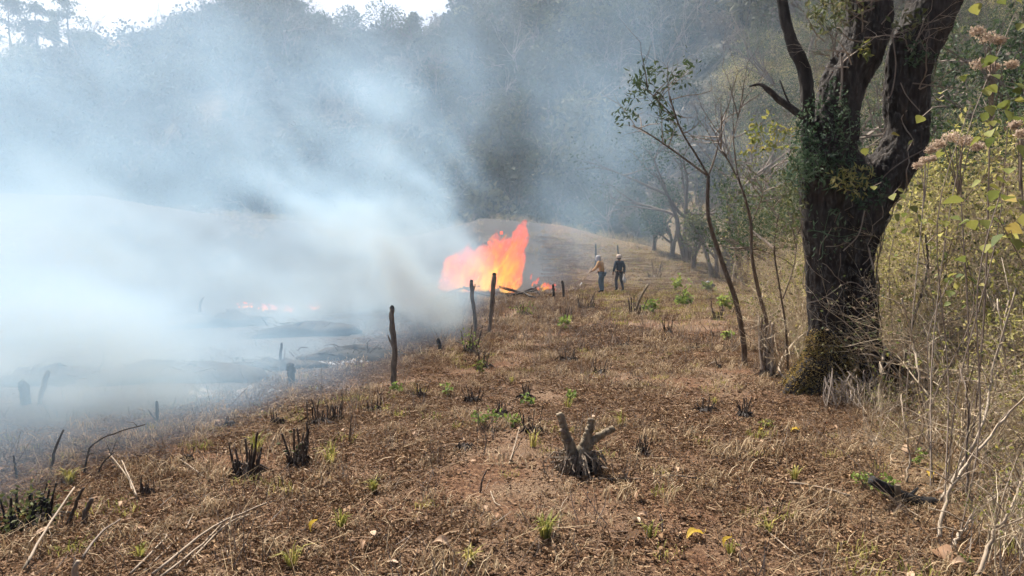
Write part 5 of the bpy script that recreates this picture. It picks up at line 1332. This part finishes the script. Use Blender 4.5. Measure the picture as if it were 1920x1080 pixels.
def twiggy(h=1.6, n=4, leafn=50, leaf='olive', r=.009, lsz=.05, lean=.45, seat_t=.55, dense=False):
    b = MB(); lf = []
    for q in range(n): grow(b, lf, (rng.uniform(-.25, .25), rng.uniform(-.25, .25), -.05), (rng.normal() * lean, rng.normal() * lean, 1), h * .55, r, 0, 3 if dense else 2, 3, .6, 5, .13, tint=seat_t)
    S_ = np.array([q[:3] for q in lf]); i = rng.integers(0, len(S_), leafn)
    f_ = MB(); f_.leaves(S_[i] + rng.normal(size=(leafn, 3)) * .05, lsz * rng.uniform(.5, 1.3, leafn), 1.8, droop=.2)
    return b, f_
def shrub(px, py, h, n, leafn, leaf, label, lsz=.05, Y=None):
    f = foot(px, py) if Y is None else Vector((at(px, 500, Y).x, Y, Hs(at(px, 500, Y).x, Y)))
    e = empty('shrub', f, label, 'shrub', GT); b, f_ = twiggy(h, n + 1, leafn * 2, leaf, .010, lsz * .8, dense=True); b.build('stems', M['brushtwig'], e); f_.build('leaves', M[leaf], e)
for a in [
    (1690, 770, 1.3, 6, 90, 'olive', 'thin brown shrub in front of the roots on the right'), (1740, 760, 1.9, 6, 160, 'olive', 'olive leaved shrub two steps right of the big tree'),
    (1800, 790, 1.8, 6, 130, 'drybush', 'dry tangled shrub in the lower right thicket'), (1860, 760, 2.1, 6, 220, 'olive', 'denser green shrub near the right edge'),
    (1905, 840, 1.7, 5, 150, 'yellowgreen', 'yellow leaved shrub at the right edge'), (1840, 900, 1.1, 5, 60, 'drybush', 'low dry shrub in the bottom right'),
    (1670, 700, 1.8, 6, 140, 'yellowgreen', 'yellow specked shrub just behind the trunk on the right'), (1500, 705, 1.3, 6, 60, 'drybush', 'dry twiggy shrub at the left foot of the big tree'),
    (1465, 695, 1.5, 6, 60, 'drybush', 'dry twiggy shrub beside the bundle of dead stems'), (1760, 700, 2.4, 6, 260, 'olive', 'tall olive shrub in the middle of the thicket'),
    (1900, 700, 2.5, 6, 260, 'olive', 'tall olive shrub at the right edge'), (1820, 680, 2.6, 6, 240, 'drybush', 'tall fading shrub between the tall olive shrubs'),
    (1480, 650, 1.8, 6, 120, 'olive', 'mixed shrub behind the dead stem bundle'), (1530, 640, 1.7, 5, 80, 'drybush', 'dry shrub directly behind the big trunk'),
]: shrub(*a)

# the rest of the thicket, one mass of look-alike brush
def pm(bf, leaf):
    b, f_ = bf; o = b.n; me = MB(); me.v = b.v + f_.v; me.n = b.n + f_.n
    me.q = b.q; me.qt = b.qt; nt_ = sum(len(t) for t in b.t)
    me.t = b.t + [t + o for t in f_.t]; me.tt = b.tt + f_.tt
    mesh = me.mesh('brush', [M['brushtwig'], M[leaf]])
    nq = sum(len(q) for q in b.q); mi = np.zeros(len(mesh.polygons), 'i4'); mi[nq + nt_:] = 1; mesh.polygons.foreach_set('material_index', mi)
    return mesh
brush = [pm(twiggy(1.4, 4, 260, 'olive', lsz=.045, dense=True), 'thicketleaf'), pm(twiggy(1.6, 5, 220, 'drybush', lsz=.04, seat_t=.75, dense=True), 'drybush'), pm(twiggy(1.8, 4, 420, 'olive', lsz=.05, dense=True), 'thicketleaf'),
         pm(twiggy(1.2, 5, 120, 'drybush', lsz=.035, seat_t=.8, dense=True), 'drybush'), pm(twiggy(1.5, 4, 260, 'yellowgreen', lsz=.045, dense=True, seat_t=.7), 'yellowgreen'), pm(twiggy(2.0, 4, 900, 'evergreen', lsz=.06, dense=True), 'evergreen')]
off = lambda x, y: x - bank_edge(y)
Pn = spots(1050, 2, 26, 4.5, 24, lambda x, y: (off(x, y) > .45) & ~((x < 3.4) & (y > 4.2) & (y < 5.8)) & (x / y < .85) & (rng.random(len(x)) < np.clip(off(x, y) * .6, .2, 1)) & ~((np.abs(x - 4.1) < .8) & (np.abs(y - 8.6) < 1.2)))
d_ = off(Pn[:, 0], Pn[:, 1]); ix = np.where(d_ < 1.5, rng.choice([1, 3, 3, 4, 0], len(Pn)), np.where(d_ < 4, rng.choice([0, 1, 2, 4, 2, 1], len(Pn)), rng.choice([0, 2, 5, 5, 1, 2], len(Pn))))
s_ = rng.uniform(.6, 1.15, len(Pn)) * np.clip(.45 + d_ * .3, .45, 1.5)
Pe = spots(190, 1.5, 10, 3.6, 14, lambda x, y: (off(x, y) > .1) & (off(x, y) < 1.5) & ~((x < 3.5) & (y > 4.2) & (y < 6.2)) & (x / y < .8) & ~((np.abs(x - 4.0) < .75) & (np.abs(y - 8.3) < 1.3)))
Pg = spots(330, 3, 14, 11, 27, lambda x, y: (off(x, y) > .3) & (off(x, y) < 3.5) & (x / y < .45))
Pn = np.vstack([Pn, Pg]); ix = np.concatenate([ix, rng.choice([0, 1, 3, 4, 1], len(Pg))]); s_ = np.concatenate([s_, rng.uniform(.8, 1.5, len(Pg))])
Pn = np.vstack([Pn, Pe]); ix = np.concatenate([ix, rng.choice([1, 3, 3, 0, 4], len(Pe))]); s_ = np.concatenate([s_, rng.uniform(.22, .55, len(Pe))])
scatter('thicket', brush, np.stack([Pn[:, 0], Pn[:, 1], H(Pn[:, 0], Pn[:, 1]) - .03], 1), np.stack([rng.normal(size=len(Pn)) * .15, rng.normal(size=len(Pn)) * .15, rng.uniform(0, 6.28, len(Pn))], 1), s_, ix, 'tangled brush and twigs covering the bank on the right')
Pm = spots(1500, 4, 75, 22, 92, lambda x, y: (off(x, y) > .8) & (x / y < .85) & (x / y > .08) & (y < np.interp(x / y, [.08, .25, .5], [92, 75, 60])))
ix = rng.integers(0, 6, len(Pm)); s_ = rng.uniform(1.3, 2.3, len(Pm))
brush2 = [brush[0], brush[1], brush[2], brush[5], brush[3], brush[5]]
scatter('far_thicket', brush2, np.stack([Pm[:, 0], Pm[:, 1], H(Pm[:, 0], Pm[:, 1]) - .1], 1), np.stack([rng.normal(size=len(Pm)) * .1, rng.normal(size=len(Pm)) * .1, rng.uniform(0, 6.28, len(Pm))], 1), s_, ix, 'scrub along the foot of the hill on the right')

Pk = spots(1500, -26, 20, 34, 66, lambda x, y: (x < bank_edge(y) - .5) & (rng.random(len(x)) < sstep(33, 42, y)) & (x / y > -.62) & ((x < 6) | (y > 40)) & (fbm(x * .3, y * .3, 0, 3, 12) > -.2))
scatter('knoll_scrub', [brush[3], brush[1], brush[0], forest[3]], np.stack([Pk[:, 0], Pk[:, 1], H(Pk[:, 0], Pk[:, 1]) - .03], 1), np.stack([rng.normal(size=len(Pk)) * .1, rng.normal(size=len(Pk)) * .1, rng.uniform(0, 6.28, len(Pk))], 1), rng.uniform(.25, .6, len(Pk)), rng.choice([0, 0, 1, 2], len(Pk)), 'low dry scrub over the rise behind the fire')
# ------------------------------------------------------------------ ground cover: litter, straw, stubble
def litter_patch(n, w_, s0, s1, sticks):
    b = MB(); C = np.stack([rng.uniform(-w_, w_, n), rng.uniform(-w_, w_, n), rng.uniform(.0, .018, n)], 1)
    D = rng.normal(size=(n, 3)) * [1, 1, .25]
    b.leaves(C, rng.uniform(s0, s1, n), 1.9, tint=np.clip(rng.beta(2, 2.4, n), 0, 1), up=.6, dirs=D, fold=.5)
    for k in range(sticks):
        p = np.array([rng.uniform(-w_, w_), rng.uniform(-w_, w_), .008]); a = rng.uniform(0, 6.28); l = rng.uniform(.03, .15)
        e = p + [math.cos(a) * l, math.sin(a) * l, rng.uniform(-.005, .03)]; m_ = (p + e) / 2 + rng.normal(size=3) * .012; b.tube([p, m_, e], rng.uniform(.0015, .004), 3, float(np.clip(rng.normal(.5, .22), 0, 1)), cap=False)
    return b.mesh('litter', M['litter'])
lit = [litter_patch(190, .27, .007, .030, 9) for _ in range(5)] + [litter_patch(60, .26, .02, .065, 8) for _ in range(2)]
field = lambda x, y: (np.abs(x / y) < .8) & (x > burn_edge(y) - .5 - .9 * rng.random(np.shape(x)))
Pl = spots(5200, -8, 9, 3.0, 13.5, lambda x, y: field(x, y) & (fbm(x * .9, y * .9, 0, 3, 61) + .45 * rng.random(len(x)) > -.12))
ix = rng.choice([0, 1, 2, 3, 4, 0, 1, 2, 5, 6], len(Pl))
scatter('leaf_litter', lit, np.stack([Pl[:, 0], Pl[:, 1], H(Pl[:, 0], Pl[:, 1]) - .004], 1), np.stack([rng.normal(size=len(Pl)) * .03, rng.normal(size=len(Pl)) * .03, rng.uniform(0, 6.28, len(Pl))], 1), rng.uniform(.6, 1.0, len(Pl)), ix, 'brown crumbled leaves and straw bits strewn over the soil')
Pl = spots(4200, -8, 16, 12.5, 48, lambda x, y: field(x, y) & (x < bank_edge(y) + 1.5) & (x / y > -.2) & ((y < 19) | (x < 4) | (rng.random(len(x)) < .25)) & (fbm(x * .5, y * .5, 0, 3, 61) + .5 * rng.random(len(x)) > .0))
scatter('leaf_litter', lit[:5], np.stack([Pl[:, 0], Pl[:, 1], H(Pl[:, 0], Pl[:, 1])], 1), np.stack([np.zeros(len(Pl)), np.zeros(len(Pl)), rng.uniform(0, 6.28, len(Pl))], 1), rng.uniform(1.0, 1.7, len(Pl)), rng.integers(0, 5, len(Pl)), 'brown litter over the farther part of the cleared ground')
def clod_patch(n):
    b = MB()
    bm = bmesh.new(); bmesh.ops.create_icosphere(bm, subdivisions=1, radius=1); V0 = np.array([v.co[:] for v in bm.verts]); F0 = np.array([[v.index for v in f.verts] for f in bm.faces]); bm.free()
    for k in range(n):
        r = .003 + .014 * rng.random() ** 3; p = [rng.normal() * .16, rng.normal() * .16, r * .3]
        b.add(V0 * r * rng.uniform(.7, 1.3, (len(V0), 1)) * [1, 1, .7] + p, None, F0, float(rng.uniform(.15, .65)))
    return b.mesh('clods', M['litter'])
Pc = spots(600, -6, 6, 3.1, 10, field)
scatter('soil_clods', [clod_patch(36), clod_patch(26)], np.stack([Pc[:, 0], Pc[:, 1], H(Pc[:, 0], Pc[:, 1])], 1), np.stack([np.zeros(len(Pc))] * 2 + [rng.uniform(0, 6.28, len(Pc))], 1), rng.uniform(.8, 1.5, len(Pc)), rng.integers(0, 2, len(Pc)), 'crumbs and small clods of brown soil')
def stub_patch(n, w_, h0, h1, mat, lean=.3, r=.003, tm=.5):
    b = MB()
    for k in range(n):
        p = np.array([rng.normal() * w_, rng.normal() * w_, -.01]); h = rng.uniform(h0, h1); t = p + [rng.normal() * h * lean, rng.normal() * h * lean, h]
        b.tube([p, (p + t) / 2 + rng.normal(size=3) * h * .06, t], [r, r * .9, r * .4], 3, float(np.clip(rng.normal(tm, .25), 0, 1)), cap=False)
    return b.mesh('stubble', mat)
def blade_patch(n, w_, h0, h1, mat):
    b = MB()
    for k in range(n):
        a = rng.uniform(0, 6.28); p = Vector((rng.normal() * w_, rng.normal() * w_, 0)); l = rng.uniform(h0, h1); o = Vector((math.cos(a), math.sin(a), 0)) * l * rng.uniform(.1, 1.1); w2 = Vector((-math.sin(a), math.cos(a), 0)) * .0025
        m_ = p + o * .4 + Vector((0, 0, l * .55)); t = p + o + Vector((0, 0, l * rng.uniform(.1, .9)))
        b.add([p - w2, p + w2, m_ + w2, m_ - w2, t], [(0, 1, 2, 3)], [(3, 2, 4)], float(rng.random()))
    return b.mesh('blades', mat)
stb = [stub_patch(8, .10, .04, .20, M['darkstem'], tm=.6), stub_patch(10, .12, .03, .12, M['twig'], .6), stub_patch(6, .05, .08, .26, M['twig'], .25, tm=.4), blade_patch(34, .06, .05, .16, M['straw']), blade_patch(28, .10, .04, .12, M['straw']), blade_patch(24, .05, .04, .13, M['grass']), stub_patch(14, .16, .05, .16, M['straw'], 1.2, .002)]
Ps = spots(1500, -6, 8, 3.2, 13, lambda x, y: field(x, y) & (fbm(x * .5, y * .5, 0, 3, 55) > -.25))
scatter('stubble', stb, np.stack([Ps[:, 0], Ps[:, 1], H(Ps[:, 0], Ps[:, 1])], 1), np.stack([np.zeros(len(Ps))] * 2 + [rng.uniform(0, 6.28, len(Ps))], 1), rng.uniform(.5, 1.2, len(Ps)), rng.choice([0, 1, 2, 3, 4, 4, 6, 6, 3, 5], len(Ps)), 'short dry stubble and straw standing in the soil')
Ps = spots(3000, -5, 18, 12, 50, lambda x, y: field(x, y) & (x < bank_edge(y) + 1.5) & (x / y > -.15))
gsel = (Ps[:, 1] > 17) & (Ps[:, 0] > 2.5) & (rng.random(len(Ps)) < .5)
scatter('stubble', stb, np.stack([Ps[:, 0], Ps[:, 1], H(Ps[:, 0], Ps[:, 1])], 1), np.stack([np.zeros(len(Ps))] * 2 + [rng.uniform(0, 6.28, len(Ps))], 1), rng.uniform(.9, 2.0, len(Ps)), np.where(gsel, rng.choice([5, 5, 5, 3], len(Ps)), rng.choice([0, 1, 2, 3, 4, 1], len(Ps))), 'dry stubble over the farther part of the cleared ground')
Ps = spots(520, -14, 0, 5, 26, lambda x, y: (x < burn_edge(y) + .3) & (x / y > -.8))
scatter('burnt_stubble', [stub_patch(9, .14, .05, .25, M['darkstem'], tm=.3), stub_patch(7, .1, .05, .35, M['darkstem'], .2, tm=.5), lit[1]], np.stack([Ps[:, 0], Ps[:, 1], H(Ps[:, 0], Ps[:, 1])], 1), np.stack([np.zeros(len(Ps))] * 2 + [rng.uniform(0, 6.28, len(Ps))], 1), rng.uniform(.7, 1.3, len(Ps)), rng.integers(0, 3, len(Ps)), 'scorched stubble in the burnt field')
Pt = spots(340, 1.5, 12, 3.3, 16, lambda x, y: (off(x, y) > -.75) & (off(x, y) < 2.5) & (x / y < .8))
scatter('dead_stems', [stub_patch(12, .2, .2, .9, M['palestem'], .55, .003, .4), stub_patch(16, .25, .2, .7, M['twig'], .7, .003), stub_patch(14, .2, .2, .9, M['straw'], .6, .0025)], np.stack([Pt[:, 0], Pt[:, 1], H(Pt[:, 0], Pt[:, 1])], 1), np.stack([np.zeros(len(Pt))] * 2 + [rng.uniform(0, 6.28, len(Pt))], 1), rng.uniform(.4, 1.1, len(Pt)) * np.clip(.5 + off(Pt[:, 0], Pt[:, 1]), .3, 1), rng.integers(0, 3, len(Pt)), 'dead grass stems along the edge of the thicket')

# ------------------------------------------------------------------ larger fallen leaves, each one by itself
def curled_leaf(s, curl, tint, mat):
    b = MB(); n = 7; t = np.linspace(0, 1, n); w_ = np.sin(np.pi * np.clip(t * .93 + .04, 0, 1)) ** .8 * .30 * s
    z = s * curl * np.sin(np.pi * t) * .35; V = []
    for i in range(n):
        for k in (-1, -.5, 0, .5, 1): V.append((t[i] * s - s / 2, k * w_[i], z[i] + abs(k) ** 1.6 * w_[i] * curl * 1.1))
    Q = [(i * 5 + k, i * 5 + k + 1, i * 5 + k + 6, i * 5 + k + 5) for i in range(n - 1) for k in range(4)]
    b.add(V, Q, None, tint); b.tube([(-s / 2, 0, 0), (-s * .62, .01, .01), (-s * .72, .0, .02)], .0015, 3, tint * .6)
    return b.mesh('fallen_leaf', mat, True)
LM = leaf_mat('fallen leaf', [(0, (.10, .055, .03)), (.4, (.24, .14, .08)), (.75, (.42, .29, .19)), (1, (.58, .46, .33))], transl=.15, rnd=.3)
LY = leaf_mat('yellow fallen leaf', [(0, (.3, .2, .03)), (1, (.55, .38, .06))], transl=.4)
LP = [curled_leaf(.09, c, t, LM) for c, t in [(.5, .3), (.9, .6), (.2, .8), (-.6, .5), (.7, .9), (.35, .15)]] + [curled_leaf(.09, .6, .6, LY)]
GL = 'large fallen leaves on the soil'
for (x, y, s, k, rx, lab) in [
    (827, 1030, 34, 4, .3, 'large pale brown leaf in the centre foreground'), (1192, 986, 22, 4, .5, 'light tan leaf below and right of the stump'), (1190, 1020, 34, 2, 1.0, 'long tan leaf just below the light tan one'),
    (686, 1032, 26, 1, .3, 'curled brown leaf at the bottom left of centre'), (735, 1064, 26, 2, .2, 'flat brown leaf on the bottom edge left of centre'), (1303, 1014, 36, 6, .2, 'curled yellow leaf in the right foreground'),
    (1365, 1030, 26, 6, 1.3, 'yellow leaf standing on edge in the right foreground'), (1768, 1052, 60, 0, .4, 'big dark curled leaf in the bottom right'), (1707, 862, 34, 1, 1.3, 'tan leaf standing upright behind the black log'),
    (1748, 898, 26, 6, .3, 'round yellowish leaf right of the black log'), (85, 1003, 38, 2, .15, 'large flat tan flake below the large charred clump'), (232, 954, 20, 4, .5, 'tan leaf beside the crossed pale straws'),
    (590, 1000, 26, 6, 1.4, 'orange yellow leaf standing up left of centre'), (1425, 810, 16, 6, .5, 'small yellow leaf before the short thick clump'), (1490, 812, 18, 6, .4, 'yellow leaf near the roots of the big tree'),
    (1800, 1070, 34, 4, .2, 'pale leaf on the bottom edge at the right'), (700, 1008, 20, 2, .2, 'small flat leaf above the curled brown one'), (1275, 888, 16, 4, .4, 'pale leaf chip on the smooth soil right of centre'),
    (1200, 940, 30, 5, .9, 'dark folded leaf over a shadow at the lower right of centre'), (1635, 905, 16, 4, .4, 'pale leaf under the lifted end of the log')]:
    f = foot(x, y); s_ = s * f.y / FPX / .09
    o = bpy.data.objects.new('fallen_leaf', LP[k]); sc.collection.objects.link(o); o.location = f + Vector((0, 0, .02 + (.25 * .09 * s_ if rx > .8 else 0))); o.scale = (s_,) * 3; o.rotation_euler = (rx * .8, rx * .5 * (1 if rx > .8 else 0) + .1, rng.uniform(0, 6.28)); tag(o, lab, 'leaf', GL)
Pf = spots(130, -5, 6, 3.2, 9, lambda x, y: (x > burn_edge(y) - .6) & (np.abs(x / y) < .7) & (x < bank_edge(y) + 1))
for (x, y) in Pf:
    o = bpy.data.objects.new('fallen_leaf', LP[int(rng.integers(0, 6))]); sc.collection.objects.link(o); o.location = (x, y, Hs(x, y) + .014); o.scale = (float(rng.uniform(.35, .8)),) * 3
    o.rotation_euler = (rng.normal() * .35, rng.normal() * .3, rng.uniform(0, 6.28)); tag(o, 'small dry brown leaf lying loose on the bare soil', 'leaf', 'small dry leaves scattered over the soil')
